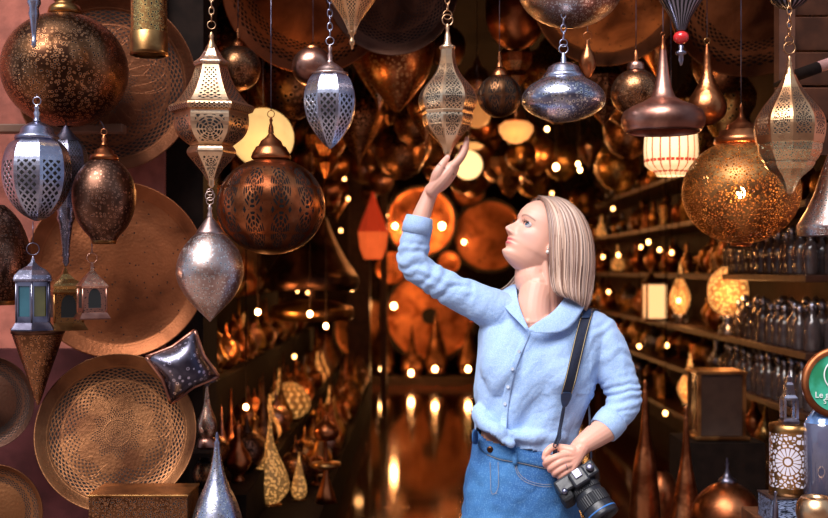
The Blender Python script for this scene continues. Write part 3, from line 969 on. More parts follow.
# shoes
for x_, dy in ((XL, -.02), (XR, .03)):
    mb = MB(); chain_tube(mb, [Vector((x_ + .028, 3.16 + dy, .045)), Vector((x_ - .05, 3.08 + dy, .042)), Vector((x_ - .125, 3.005 + dy, .034))], [.041, .044, .030], 16, 4)
    for i, v in enumerate(mb.v): mb.v[i] = (v[0], v[1], max(.0, v[2]))
    keep(mb.build('shoe', plain('white_canvas', (.7, .7, .7), .7)))
# wedding ring on the strap hand
mb = MB(); a, b_ = W(563, 467.5, DL - .013), W(571.5, 464, DL)
mb.torus((a * .80 + b_ * .20), .0100, .0011, (b_ - a), 24, 6)
keep(mb.build('ring', metal('silver')))['label'] = 'plain silver ring'
# =================================================================== things in front, mostly at the shop's mouth
def M(tone, *pat, **k): return metal(tone, tuple(pat) if pat else None, **k)
LT = lantern
# ---- rods the front lanterns hang from, and the street front
HB = 2.40
# big pierced globe, upper left
LT('globe_lantern', 'huge dark pierced brass globe lantern with a banded collar, topmost at the red wall', 'x', 1, []) if 0 else None
def globe_prof(cy, r, sq=1.0, top=None, n=12, t0=.10, t1=.03):
    """profile of a globe: (py, r) from top to bottom"""
    return [(cy - r * sq * math.cos(a), r * math.sin(a)) for a in np.linspace(math.asin(min(.99, t0)), PI - math.asin(min(.99, t1)), 20)]

LT('globe_lantern', 'largest dark pierced globe lantern, hanging before the red plaster wall', 65, 3.35, [
    ('body', globe_prof(70, 62, .92, t0=.2, t1=.12), M('bronze', 'dots', 95, .27), 56, True),
    ('collar', [(-4, 9), (0, 12), (3, 9), (6, 14), (9, 16), (14, 17), (15, 12)], M('brass'), 32, True)],
    hang=HB, chain_kind='wire')
LT('pendant_lantern', 'silver tapering lantern finial with a ball tip, above the largest globe', 34, 3.10, [
    ('body', [(-40, 12), (-25, 16), (-10, 9), (-2, 6)], M('silver', 'dots', 150, .3), 16, False),
    ('finial', [(-2, 6), (3, 7), (8, 4.5), (14, 5.5), (20, 4), (34, 2.4), (40, 2.0), (41, 3), (43, 2), (45, 3), (47, 1.2), (48, 0)], M('silver'), 20, True)], hang=HB)
LT('cylinder_lantern', 'pierced brass cylinder lantern with a plain lower band, in front of the topmost tray', 149, 3.05, [
    ('body', [(-20, 17.5), (33, 18)], M('brass', 'dots', 130, .34), 40, True),
    ('band', [(33, 18.2), (34, 18.8), (52, 18.5), (55, 19), (56, 16)], M('brass'), 40, True),
    ('cap', [(-32, 4), (-26, 14), (-20, 17.5)], M('brass'), 32, True)], hang=HB)
LT('oval_lantern', 'silver ribbed oval lantern with lattice panels, hanging below the largest globe', 37, 3.02, [
    ('body', [(139, 19), (145, 27), (155, 31.5), (168, 33.5), (182, 33), (196, 29), (208, 21), (216, 12), (221, 2)], M('silver', 'panel', 8, 3.2, 48, .32, .36, .018, .19), 8, False, 3),
    ('cap', [(121, 2.5), (124, 9), (128, 15), (134, 17), (136, 21), (139, 22), (140, 18)], M('silver'), 32, True),
    ('finial', [(105, 1.5), (108, 3), (110, 2), (113, 3.5), (117, 2.5), (121, 4)], M('silver'), 16, True)],
    ring=(101, 4), tone='silver')
LT('drop_lantern', 'slim tarnished silver lantern with a long tapering foot, behind the ribbed silver oval one', 66, 3.22, [
    ('cap', [(126, 2), (132, 6), (137, 10), (141, 14)], M('steel'), 24, True),
    ('body', [(141, 14), (150, 20), (165, 22), (180, 20), (195, 14), (208, 9)], M('steel', 'panel', 8, 5, 80, .3, .36, 0, 1), 8, False, 2),
    ('stem', [(208, 9), (214, 8), (218, 9), (224, 6.5), (240, 4.5), (252, 3.2), (255, 4), (258, 2.8), (262, 3.4), (266, 1.2)], M('steel', 'dots', 120, .25), 20, True)], tone='steel')
LT('globe_lantern', 'dark pierced egg shaped lantern with a copper cap, in front of the large copper tray', 104, 3.10, [
    ('body', [(160, 13), (166, 20), (176, 27), (190, 31), (203, 31), (216, 28), (228, 22), (236, 15), (241, 12)], M('dark', 'dots', 105, .21), 48, True, 3),
    ('cap', [(145, 2), (148, 5), (150, 9), (154, 10), (155, 13), (160, 14.5), (161, 12)], M('copper'), 32, True),
    ('finial', [(135, .8), (139, 2.6), (142, 1.8), (145, 3.5)], M('copper'), 16, True),
    ('foot_ring', [(240, 12), (242, 12.5), (244, 11.5), (244, 9)], M('brass'), 32, True)], ring=(132, 3), tone='copper')
LT('globe_lantern', 'dark pierced globe cut off by the photo edge, under the red wall', -8, 3.16, [
    ('body', [(205, 12), (212, 20), (225, 29), (245, 36), (265, 38), (282, 35), (294, 28), (301, 22)], M('dark', 'dots', 115, .27), 40, True, 3),
    ('rim', [(300, 22), (302, 23), (305, 22)], M('brass'), 32, True)], hang=HB, chain_kind='wire')

# wooden rail with iron hooks the lanterns by the wall hang from
rail = tag(MB().box((0, 0, 0), (.62, .05, .026)).build('wall_rail', plain('worn_brown_wood', (.20, .09, .05), .6), None, P(22, 129, 3.47), bevel=.004), 'short brown wooden rail under the largest globe, carrying hooked lanterns', 'rail')
for a_, b_, c_ in (((37, 97, 3.02), (37, 106, 3.3), (37, 126, 3.46)), ((66, 126, 3.22), (66, 121, 3.34), (66, 126, 3.46)), ((104, 129, 3.10), (100, 121, 3.3), (96, 126, 3.46)), ((-8, 205, 3.16), (-8, 150, 3.3), (-8, 126, 3.46))):
    pts = [tuple(P(*a_) ), tuple(P(a_[0], a_[1] - 2, a_[2] + .05)), tuple(P(*b_)), tuple(P(*c_))]
    keep(MB().tube([Vector(q) for q in spline(pts, 6)], .002, 6).build('iron_hook', M('steel')), rail)
# little glass-sided lanterns
def arch_panel_mat(tone):
    b = B('arch_panel'); c1, c2, r0 = METALS[tone]
    x, y, z = b.xyz('UV')
    p = x - .5; q = y
    body = p.abs().lt(.27) * q.gt(.16) * q.lt(.55)
    top = ((p * p) * 1.0 + (q - .55) * (q - .55) * .62).sqrt().lt(.26 - 0)
    spike = (p.abs() + (q - .70) * .8).lt(.13) * q.gt(.7)
    m = body.max(top * q.gt(.5)).max(spike)
    d = b.vor(170).lt(.3) * (1.0 - m)
    col = b.mix(m.max(d), b.mix(b.noise(9, 3), c1, c2), (.01, .012, .012))
    return b.done(b.bsdf(col, .35 + m * .2, 1.0 - m.max(d), b.bump(m * -1.0, .5, .003)))
AP = {t: arch_panel_mat(t) for t in ('brass', 'rose', 'steel')}
M_YG = plain('amber_glass', (.16, .14, .03), .12, nscale=20., bumpy=.1, Coat_Weight=.6)
M_BG = plain('blue_glass', (.03, .10, .13), .12, nscale=20., bumpy=.1, Coat_Weight=.6)
def house_lantern(label, cx, Y, y0, y1, y2, y3, w, tone, n, yaw, roof, pane=None, hangz=HB, ringy=None):
    """y0 tip, y1 eaves, y2 base top, y3 bottom; n sides"""
    k = Y / F; base = P(cx, y3, Y); t = thing('hanging_small_lantern', label, 'lantern', base, 'small house shaped lanterns'); t.rotation_euler = (0, 0, yaw)
    z = lambda py: (CZ - (py - 270) * k) - base.z
    ph = PI / n
    rr = w * k / math.cos(PI / n)
    MB().lathe([(rr * q, z(y)) for q, y in roof][::-1], n, n > 6, phase=ph).build('roof', M(tone, 'dots', 120, .2), t)
    mb = MB()
    for i in range(n):                                          # one wall per side, UV over the wall
        a0, a1 = ph + 2 * PI * i / n, ph + 2 * PI * (i + 1) / n
        c = [Vector((rr * .92 * math.cos(a), rr * .92 * math.sin(a), zz)) for a, zz in ((a0, z(y2)), (a1, z(y2)), (a1, z(y1)), (a0, z(y1)))]
        mb.cur = 1 if pane and i % 2 else 0
        if pane:
            # frame of four bars round a pane of glass
            nrm = (c[1] - c[0]).cross(c[3] - c[0]).normalized()
            ins = [c[0].lerp(c[2], .14), c[1].lerp(c[3], .14), c[2].lerp(c[0], .14), c[3].lerp(c[1], .14)]
            mb.cur = 2; mb.add(c + ins, [(0, 1, 5, 4), (1, 2, 6, 5), (2, 3, 7, 6), (3, 0, 4, 7)], None, False)
            mb.cur = i % 2; mb.add([q - nrm * .003 for q in ins], [(0, 1, 2, 3)], [[(0, 0), (1, 0), (1, 1), (0, 1)]], False)
        else:
            mb.cur = 0; mb.add(c, [(0, 1, 2, 3)], [[(0, 0), (1, 0), (1, 1), (0, 1)]], False)
    if pane: mb.build('glass_wall', [pane[0], pane[1], M(tone)], t)
    else: mb.build('wall_panel', AP[tone], t)
    for i in range(n):
        a0 = ph + 2 * PI * i / n
        MB().tube([(rr * .93 * math.cos(a0), rr * .93 * math.sin(a0), z(y2)), (rr * .93 * math.cos(a0), rr * .93 * math.sin(a0), z(y1))], rr * .05, 6).build('corner_post', M(tone), t)
    MB().lathe([(0, 0), (rr * 1.2, 0), (rr * 1.2, z(y3 - 1.2)), (rr * .98, z(y2 + .5)), (rr * .95, z(y2)), (0, z(y2))], n, False, phase=ph).build('base', M(tone), t)
    if ringy:
        MB().torus((0, 0, z(ringy[0])), ringy[1] * k, .0013, (0, 1, 0), 18, 6).build('ring', M(tone), t)
        MB().tube([(0, 0, z(ringy[0] - ringy[1])), (0, 0, hangz - base.z)], .0012, 6).build('wire', M('steel'), t)
    return t
house_lantern('tarnished small lantern with amber and blue glass panes, under an onion roof', 33, 3.02, 256, 280, 322, 330, 16.5, 'steel', 6, .25,
              [(.02, 256), (.06, 258), (.12, 262), (.35, 266), (.75, 270), (1.02, 275), (1.1, 279), (1.08, 281), (.95, 282)], (M_YG, M_BG), ringy=(249, 6), hangz=P(0, 221, 3.02).z)
house_lantern('small brass lantern with dark arched openings, between the glass paned and the white roofed ones', 65, 3.22, 266, 291, 322, 330, 15, 'brass', 4, .55,
              [(.02, 266), (.08, 269), (.2, 274), (.5, 279), (.85, 283), (1.05, 286), (.95, 289), (1.08, 292), (.95, 293)], ringy=(265, 1.5), hangz=P(0, 264, 3.22).z)
house_lantern('tiny bright lantern with arch shaped windows and a pointed roof, before the large copper tray', 92, 3.10, 268, 285, 312, 319, 12.5, 'rose', 4, .5,
              [(.02, 262), (.1, 264), (.12, 270), (1.08, 286), (1.0, 288)], ringy=(258, 5), hangz=P(0, 238, 3.10).z)

# cone shaped shade, lower left, on the maroon wall
LT('cone_lantern', 'dark pierced inverted cone lantern, hanging over the maroon wall between trays', 38, 3.3, [
    ('rim', [(327, 24), (328, 26), (333, 26), (334, 24)], M('dark'), 32, True),
    ('body', [(334, 25), (352, 19), (375, 11), (396, 4.5), (405, 1)], M('bronze', 'dots', 100, .27), 32, True)])
keep(MB().tube([P(38, 328, 3.3), P(38, 329, 3.69)], .003, 6).build('wall_hook', M('steel')), [o for o in COL.objects if o.name == 'cone_lantern'][0])

# trays: plates with a rim, leaning or hung
def tray(label, cx, cy, R, Y, tone, style, tilt=(0, 0), asp=1.0, name='serving_tray', cat='tray', group=None, dish=.10, wall=None):
    k = Y / F; r = R * k
    prof = [(0, .0), (r * .60, 0), (r * .62, -.001), (r * .83, -.001), (r * .86, .002), (r * .93, .010 + dish * r * .2), (r * .985, .016 + dish * r * .35), (r, .018 + dish * r * .35), (r * 1.0, .012 + dish * r * .3), (r * .985, .010 + dish * r * .3), (r * .92, .002 + dish * r * .15), (r * .85, -.005), (0, -.006)]
    mb = MB(); mb.lathe(prof, 96, True)
    o = mb.build(name, tray_mat(tone, round(r, 3), style))
    # local +z is the face: turn it towards the street, then tilt
    o.rotation_mode = 'XYZ'
    o.rotation_euler = (PI / 2 + tilt[0], 0, tilt[1])
    o.location = P(cx, cy, Y)
    return tag(o, label, cat, group)
TR = 'trays hung on the wall beside the door'
tray('copper tray with a lattice border, topmost on the wall behind the largest globe', 108, 84, 88, 3.58, 'traydark', 'ring', (0, .12), group=TR)
tray('widest copper tray, speckled with fine dots, behind the egg shaped lantern', 118, 270, 88, 3.50, 'traycopper', 'speck', (0, .15), group=TR)
tray('brass tray engraved with a star of petals, below the widest copper tray', 117, 433, 79, 3.34, 'traybrass', 'ring', (-.28, .1), group=TR)
tray('dark tray cut by the photo edge, under the pierced globe', -14, 402, 47, 3.40, 'dark', 'wide', (0, .2), group=TR)
tray('brass tray in the bottom corner, lowest of the wall trays', -6, 512, 49, 3.34, 'traybrass', 'wide', (0, .1), group=TR)

# cushion shaped square lamp
k = 3.35 / F
mb = MB(); t_ = thing('square_lantern', 'square cushion shaped dark lantern standing on its corner, beside the engraved tray', 'lantern', P(183, 367, 3.32))
n = 14; S = 37 * k; vs = []; fs = []
for sgn in (-1, 1):
    o_ = len(vs)
    for i in range(n + 1):
        for j in range(n + 1):
            u_, v_ = -1 + 2 * i / n, -1 + 2 * j / n
            pin = 1 - .10 * (1 - abs(u_)) * abs(v_) ** 6 - .10 * (1 - abs(v_)) * abs(u_) ** 6
            hgt = .055 * (1 - abs(u_) ** 3) ** .6 * (1 - abs(v_) ** 3) ** .6
            x_, z_ = u_ * S * .72 * pin * (1 - .14 * (1 - abs(v_))), v_ * S * .72 * (1 - .14 * (1 - abs(u_)))
            vs.append((x_, sgn * hgt, z_))
    for i in range(n):
        for j in range(n):
            fs.append((o_ + i * (n + 1) + j, o_ + (i + 1) * (n + 1) + j, o_ + (i + 1) * (n + 1) + j + 1, o_ + i * (n + 1) + j + 1))
mb.add(vs, fs); bo = mb.build('body', M('steel', 'dots', 60, .14), t_)
mb = MB()
for a, c_ in (((-1, -1), (1, -1)), ((1, -1), (1, 1)), ((1, 1), (-1, 1)), ((-1, 1), (-1, -1))):
    pts = []
    for q in range(9):
        u_ = a[0] + (c_[0] - a[0]) * q / 8; v_ = a[1] + (c_[1] - a[1]) * q / 8
        pts.append((u_ * S * .72 * (1 - .14 * (1 - abs(v_))), 0, v_ * S * .72 * (1 - .14 * (1 - abs(u_)))))
    mb.tube(pts, .006, 8)
mb.build('edge_band', M('rose'), t_)
t_.rotation_euler = (.1, math.radians(-28), .35)

# box lamp at the bottom
t_ = thing('box_lantern', 'rectangular brass box lantern with a bright lip, in front of the engraved tray', 'lantern', P(145, 570, 3.16))
k = 3.16 / F
MB().box((0, 0, 40 * k), (96 * k, .16, 80 * k)).build('body', M('bronze', 'dots', 120, .3), t_)
MB().box((0, 0, 80 * k), (98 * k, .17, 2.2 * k)).build('lip', M('brass'), t_, bevel=.001)

LT('onion_lantern', 'small silver pierced finial lantern with a brown foot, beside the square cushion lantern', 207, 3.6, [
    ('body', [(386, .8), (392, 1.8), (404, 3.4), (412, 6), (422, 9.5), (430, 9.5), (437, 5.5)], M('rose', 'dots', 150, .3), 24, True, 3),
    ('foot', [(437, 5.5), (439, 9), (446, 10.5), (448, 10.5), (448, 0)], M('rose'), 24, True),
    ('roof', [(374, 1), (378, 8), (381, 11), (383, 4), (386, 2)], M('steel'), 16, True)])
LT('globe_lantern', 'little dark melon shaped lantern, below the small silver finial one', 206, 3.55, [
    ('cap', [(456, 1.5), (459, 5), (462, 9)], M('steel'), 16, True),
    ('body', [(462, 8), (468, 12), (476, 13), (484, 9), (488, 6)], M('bronze', 'panel', 8, 3, 60, .3, .36, 0, 1), 16, True, 2)])
LT('teardrop_lamp', 'large silver teardrop table lamp with a long pointed neck, beside the brass box lantern', 217, 3.12, [
    ('body', [(447, 3.0), (456, 4.2), (470, 7), (485, 12), (500, 19), (515, 24), (532, 27), (550, 24), (562, 16), (566, 12)], M('silver', 'dots', 150, .28), 48, True, 3),
    ('finial', [(432, .8), (436, 1.8), (440, 1.6), (443, 3.4), (445, 2.6), (448, 3.4)], M('silver'), 20, True),
    ('foot', [(565, 14), (570, 20), (574, 20), (574, 0)], M('silver'), 32, True)])

# ---- the ornate six sided lantern
LT('hanging_lantern', 'tall pale brass six sided lantern with flared pierced panels, hanging above the almond shaped one', 211.5, 3.05, [
    ('finial', [(32, 1.0), (36, 2.8), (39, 2), (44, 3.5), (48, 6)], M('palegold'), 20, True),
    ('dome', [(47, 5), (52, 8), (57, 11), (60, 14.5), (62, 17.5), (64, 18), (66, 16.5)], M('palegold', 'dots', 190, .24), 6, False, 2),
    ('roof', [(65, 15.5), (72, 17.5), (80, 20.5), (90, 26), (98, 31.5), (103, 36), (106, 39)], M('palegold', 'panel', 6, 4.5, 75, .3, .34, .012, .115), 6, False, 2),
    ('eaves', [(104, 38), (106, 42), (108, 42.8), (112, 41), (114, 36)], M('palegold', 'panel', 6, 9, 110, .3, .44, .006, .03), 6, False),
    ('bowl', [(112, 36), (117, 37), (125, 37), (132, 35), (138, 31), (143, 25), (146, 21)], M('palegold', 'rose', 6, .85, .38, .012, .09, 1), 6, False, 2),
    ('lower_bowl', [(145, 19), (148, 23), (152, 24.5), (156, 23), (163, 17), (170, 11), (176, 7), (180, 4.5)], M('palegold', 'rose', 6, .9, .38, .004, .075, 1), 6, False, 2),
    ('tip', [(179, 4.5), (182, 3.2), (185, 3.6), (188, 1.5)], M('palegold'), 16, True)],
    ring=(25, 4), hang=HB, tone='palegold', yaw=.12)
# almond lantern hanging from it
LT('hanging_lantern', 'pale copper almond shaped pierced lantern, hanging under the tall six sided brass one', 210, 3.05, [
    ('body', [(234, 14), (240, 20.5), (250, 28), (262, 32.5), (274, 33.5), (286, 30), (298, 23), (308, 14), (316, 6), (322, 0)], M('pewter', 'dots', 125, .22), 64, True, 3),
    ('cap', [(217, 2.5), (221, 6), (226, 9.5), (231, 13), (234, 14.5), (236, 13)], M('pewter'), 40, True),
    ('finial', [(205, 1.2), (208, 2.6), (211, 1.8), (215, 3), (218, 3)], M('pewter'), 16, True)],
    ring=[(201, 3.6), (196, 4.6), (192, 3.2)], tone='pewter')
LT('globe_lantern', 'large copper globe lantern with pierced rosettes, before the yellow paper lamp', 271, 3.45, [
    ('body', globe_prof(206, 54, .90, t0=.33, t1=.05), M('copper', 'rose', 12, .8, .36, .07, .36, 2), 64, True),
    ('cap', [(133, 2), (137, 5), (141, 10), (146, 12.5), (147, 15), (149, 16), (153, 18.5), (157, 20), (159, 19)], M('copper'), 40, True),
    ('finial', [(117, .8), (120, 1.8), (123, 1.2), (127, 2.4), (133, 3.0)], M('copper'), 16, True)],
    ring=(114, 3.5), hang=HB, tone='copper', chain_kind='wire', cat='lantern')
LT('globe_lantern', 'small dark copper pierced globe with a dome cap, behind the six sided brass lantern', 238, 3.9, [
    ('body', globe_prof(68, 23, .98, t0=.35), M('bronze', 'dots', 150, .36), 40, True),
    ('cap', [(38, 1.5), (41, 5), (44, 8), (47, 8.5), (48, 9.5)], M('copper'), 24, True),
    ('finial', [(28, .8), (32, 2), (38, 2)], M('copper'), 12, True)], hang=2.72, chain_kind='wire')
LT('hanging_lantern', 'silver blue ribbed egg lantern with latticed panels, on a double chain', 330, 3.0, [
    ('body', [(74, 17), (80, 22), (90, 26), (100, 27.2), (112, 26), (124, 22), (136, 14), (144, 7), (149, 1)], M('silver', 'panel', 8, 3.0, 52, .32, .36, .014, .16), 8, False, 3),
    ('cap', [(62, 3), (65, 8), (69, 13), (72, 14), (73, 18), (75, 18.5), (76, 16)], M('pewter'), 32, True),
    ('finial', [(45, 1), (48, 2.6), (52, 1.6), (56, 3), (60, 2.4), (63, 4)], M('pewter'), 16, True)],
    ring=(41, 4), hang=HB, tone='silver')
LT('globe_lantern', 'plain round dark copper lamp, half hidden behind the silver blue egg lantern', 313, 3.7, [
    ('body', globe_prof(67, 21, .95, t0=.4), M('rose', rough=.3), 40, True),
    ('cap', [(44, 2), (46, 7), (48, 8.5), (50, 8.5)], M('copper'), 24, True)], hang=2.72, chain_kind='wire')
LT('hanging_lantern', 'golden inverted cone lantern with a ball tip, at the top edge', 352, 2.95, [
    ('body', [(-14, 27), (-4, 26), (4, 21), (12, 15), (20, 9.5), (27, 6), (32, 4)], M('gold', 'panel', 8, 4, 90, .3, .34, .015, .11), 8, False, 2),
    ('finial', [(31, 4), (33, 4.5), (35, 2.2), (39, 2), (41, 3), (44, 2.8), (46, 1.3), (49, 1.2), (49.5, 0)], M('gold'), 16, True),
    ('cap', [(-32, 3), (-24, 14), (-16, 24), (-14, 28)], M('gold'), 32, True)], hang=HB)
LT('hanging_lantern', 'pale gold gourd shaped eight sided lantern, touched by the woman', 447.5, 3.06, [
    ('finial', [(24, 1.0), (28, 2.2), (31, 1.6), (36, 3), (42, 3.6), (46, 5)], M('palegold'), 20, True),
    ('collar', [(45, 5.5), (46.5, 8.2), (48.5, 8.2), (49.5, 7)], M('palegold'), 32, True),
    ('upper_body', [(49, 7.3), (58, 7.9), (68, 10.4), (76, 14.8), (83, 21), (90, 26.5), (97, 29.5), (103, 29.5), (109, 27.5), (112, 25)], M('palegold', 'rose', 8, 1.25, .38, .004, .145, 2), 8, False, 3),
    ('waist_band', [(111, 25.2), (112.5, 26), (115, 25.2)], M('palegold'), 8, False),
    ('lower_body', [(114.5, 25), (119, 25.5), (126, 23.5), (132, 19), (139, 12.5), (146, 7), (152, 4.5)], M('palegold', 'rose', 8, 1.1, .38, .05, .125, 1), 8, False, 3),
    ('tip', [(151.5, 4), (153, 4.2), (155, 3.2), (157, 2.4), (158, 0)], M('palegold'), 16, True)],
    ring=[(20, 5.5), (15, 4.5)], hang=HB, tone='palegold', yaw=.2)
LT('globe_lantern', 'small brown engraved globe lantern, between the gourd lantern and the flat silver one', 499.5, 3.55, [
    ('body', globe_prof(96, 22, .98, t0=.35), M('bronze', 'rose', 8, .8, .4, .03, .17, 1), 40, True),
    ('cap', [(67, 2), (70, 5), (73, 7.5), (76, 8.5)], M('copper'), 24, True),
    ('finial', [(52, .6), (58, 2.2), (61, 1.4), (67, 3.4)], M('copper'), 12, True)], hang=2.72, chain_kind='wire')
LT('globe_lantern', 'wide pale pierced bowl of a lantern, cut by the top edge of the photo', 570, 3.05, [
    ('body', globe_prof(-14, 53, .78, t0=.3, t1=.06), M('pewter', 'dots', 125, .24), 56, True)], hang=HB, chain_kind='wire')
LT('hanging_lantern', 'flattened silver pierced lantern on two rings, hanging above the woman', 563.5, 2.98, [
    ('body', [(77, 19), (81, 26), (86, 34), (93, 40), (100, 42), (107, 39.5), (113, 32), (118, 22), (121, 12), (122, 2)], M('silver', 'dots', 105, .27), 64, True, 3),
    ('cap', [(62, 4), (64, 10), (67, 15), (72, 17), (74, 19), (77, 21.5), (79, 20)], M('silver'), 40, True),
    ('finial', [(53, 1.4), (57, 2.6), (62, 3.2)], M('silver'), 16, True)],
    ring=[(49, 4.5), (43, 3.8)], hang=HB, tone='silver')
LT('finial_lantern', 'slender dark red copper finial lamp, just behind the flattened silver lantern', 587.5, 3.35, [
    ('body', [(40, 1.5), (48, 3), (54, 6), (61, 8.5), (68, 7.5), (76, 4), (78, 1)], M('copper'), 24, True, 2)], ring=(36, 4), hang=2.72, tone='copper', chain_kind='wire')
LT('globe_lantern', 'brown pierced globe with a pale cap, beside the copper bell shade', 636, 3.6, [
    ('body', globe_prof(93, 25, .95, t0=.3), M('bronze', 'dots', 150, .34), 40, True),
    ('cap', [(61, 3), (63, 8), (66, 8.5), (70, 8.5)], M('rose'), 24, True),
    ('finial', [(50, .8), (54, 2.5), (61, 2.5)], M('copper'), 12, True)], hang=2.72, chain_kind='wire')
LT('bell_lampshade', 'smooth copper bell shade with a tall tapering neck, in front of the red striped lamp', 663, 2.95, [
    ('shade', [(50, 3.4), (60, 4.4), (75, 6.3), (88, 8.8), (97, 12), (102, 20), (106, 30), (111, 38.5), (118, 41.5), (125, 41), (130, 38.5), (133, 36), (132, 35), (126, 38), (118, 39), (110, 34), (104, 15), (96, 5)][::-1], M('rose', rough=.34), 64, True),
    ('neck', [(36, 1.2), (40, 2.4), (44, 2.0), (47, 3.2), (50, 3.6)], M('copper'), 16, True)], ring=(34, 2), hang=HB, tone='copper', chain_kind='wire')
# beaded tassel lantern
t_ = LT('beaded_pendant', 'dark ribbed pendant with one red bead, hanging at the top edge over the bell shade', 681, 2.9, [
    ('body', [(-26, 3), (-20, 14), (-8, 22), (0, 21.5), (8, 16), (18, 10), (28, 5.5), (31, 4)], M('steel', 'panel', 26, 1.0, 0.01, .3, .25, 0, 1), 52, True),
    ('red_bead', globe_prof(37.5, 7.8, .85), plain('red_bead', (.75, .03, .03), .18, bumpy=0.0, Coat_Weight=.5), 32, True),
    ('silver_bead', [(44, 1), (46, 3), (50, 2), (52, 5.5), (54, 5.5), (55, 2.5), (60, 2.5), (65, 1.2), (66, 0)], M('steel'), 20, True)], hang=HB, chain_kind='wire')
LT('bottle_lantern', 'tall brown bottle shaped hammered lantern, between the bell shade and the right-hand brass one'.replace('right-hand ', 'pointed '), 707, 3.7, [
    ('body', [(54, 3.5), (66, 4.5), (78, 6.5), (88, 11), (97, 16.5), (106, 19.5), (115, 18), (121, 12), (125, 6)], M('copper', hammer=60.0), 40, True, 3),
    ('finial', [(44, .8), (47, 1.8), (54, 3.2)], M('copper'), 12, True)], ring=(41, 3), hang=2.72, chain_kind='wire')
LT('hanging_lantern', 'pointed brass lantern of ten pierced panels, in front of the huge glowing globe', 789.5, 2.95, [
    ('finial', [(56, 1.2), (58, 2.4), (61, 1.6), (64, 3), (66, 2.4), (70, 3.6), (75, 5)], M('gold'), 20, True),
    ('upper_body', [(75, 6), (80, 8), (88, 12.5), (97, 19), (106, 26.5), (115, 32.5), (123, 35.2), (132, 35.2), (139, 34), (144, 33)], M('gold', 'rose', 10, 1.25, .37, .02, .16, 2), 10, False, 3),
    ('belt', [(143, 33.2), (145, 32), (152, 31.5), (159, 28), (162, 25.5)], M('gold', 'dots', 190, .3), 10, False),
    ('lower_body', [(161, 24.5), (164, 25), (170, 21), (176, 13.5), (182, 8.5), (188, 5.5), (191, 4.6)], M('gold', 'dots', 190, .24), 10, False, 2),
    ('tip', [(190.5, 4.2), (192, 4.4), (194, 2), (195, 0)], M('gold'), 16, True)],
    ring=[(48, 6), (40, 4.5)], hang=HB, tone='gold', yaw=.1)
LT('bell_lantern', 'pale dotted bell shaped lantern, cut by the photo edge beside the huge glowing globe', 835, 3.0, [
    ('body', [(148, 3), (155, 7), (165, 11), (180, 16), (195, 21), (210, 28), (222, 35), (228, 37), (236, 34)], M('pewter', 'dots', 125, .26), 48, True, 3)], hang=HB, chain_kind='wire')
LT('dark_lantern', 'dark ribbed underside of a lantern holding an S hook, at the top edge', 789, 3.1, [
    ('body', [(-20, 16), (-8, 20), (2, 17), (8, 8), (10, 1)], M('steel', 'panel', 18, 1, .01, .3, .3, 0, 1), 36, True, 2),
    ('hook', [(10, .8), (30, .8)], M('steel'), 8, True)], hang=HB, chain_kind='wire')

# glowing pierced globe at right
LT('globe_lantern', 'huge glowing pierced brass globe with a stepped copper cap, lit from inside', 741, 3.5, [
    ('body', globe_prof(192, 58, .90, t0=.36, t1=.16), metal('brass', ('fili', 120, .17), 0.0, True, .42), 64, True),
    ('cap', [(117, 3), (121, 6), (125, 14), (130, 16), (131, 21), (136, 22), (137, 25), (143, 27), (144, 23)], M('copper'), 40, True),
    ('finial', [(104, .8), (108, 2.2), (111, 1.6), (117, 3)], M('copper'), 16, True),
    ('foot_ring', [(243, 10), (245, 11), (246, 9)], M('copper'), 24, True)], hang=2.72, chain_kind='wire', bulb=(193, 4.5, 60.0))

_l = bpy.data.lights.new('lamp_light', 'POINT'); _l.energy = 3.2; _l.color = (1, .52, .2); _l.shadow_soft_size = .03
_o = bpy.data.objects.new('lamp_light', _l); COL.objects.link(_o); _o.location = P(741, 186, 3.5)
# =================================================================== setting and interior
def slab(name, c, d, mat, kind='structure'):
    o = MB().box((0, 0, 0), d).build(name, mat, None, c); o['kind'] = kind; return o
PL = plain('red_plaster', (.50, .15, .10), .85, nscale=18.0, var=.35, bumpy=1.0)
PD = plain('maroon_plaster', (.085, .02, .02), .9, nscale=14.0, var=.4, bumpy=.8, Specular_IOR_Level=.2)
OC = plain('street_plaster', (.62, .42, .33), .9, nscale=6.0)
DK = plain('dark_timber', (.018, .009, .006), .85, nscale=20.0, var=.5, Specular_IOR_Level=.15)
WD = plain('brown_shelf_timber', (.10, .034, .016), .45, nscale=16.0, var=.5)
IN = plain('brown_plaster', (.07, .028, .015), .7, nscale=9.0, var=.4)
def floor_mat():
    b = B('glossy_tiles'); x, y, z = b.xyz('Object')
    fx = ((x * 2.2).frac() - .5).abs(); fy = ((y * 2.2).frac() - .5).abs()
    g = fx.gt(.485).max(fy.gt(.485))
    n = b.noise(5, 4)
    c = b.mix(g, b.mix(n, (.055, .014, .007), (.025, .007, .004)), (.03, .012, .008))
    return b.done(b.bsdf(c, n * .06 + .05, 0.0, b.bump(n * .3 - g, .05, .003), Specular_IOR_Level=.22))
slab('ground', (0, 0, -.05), (14, 8.0, .1), plain('street_paving', (.28, .20, .17), .8, nscale=8.0))
slab('floor', (.25, 8.95, .15), (4.5, 9.9, .30), floor_mat())
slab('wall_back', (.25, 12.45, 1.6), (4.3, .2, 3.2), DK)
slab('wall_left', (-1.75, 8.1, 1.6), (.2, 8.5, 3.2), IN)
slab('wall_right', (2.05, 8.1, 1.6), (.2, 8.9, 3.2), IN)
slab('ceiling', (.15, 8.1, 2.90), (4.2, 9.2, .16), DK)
slab('wall_front', (-2.98, 3.78, 1.9), (4.36, .2, 3.8), PL)
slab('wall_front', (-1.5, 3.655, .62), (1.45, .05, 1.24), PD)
slab('wall_front', (3.75, 3.78, 1.9), (4.0, .2, 3.8), PL)
slab('wall_front', (.5, 3.78, 3.17), (2.6, .2, 1.26), PL)
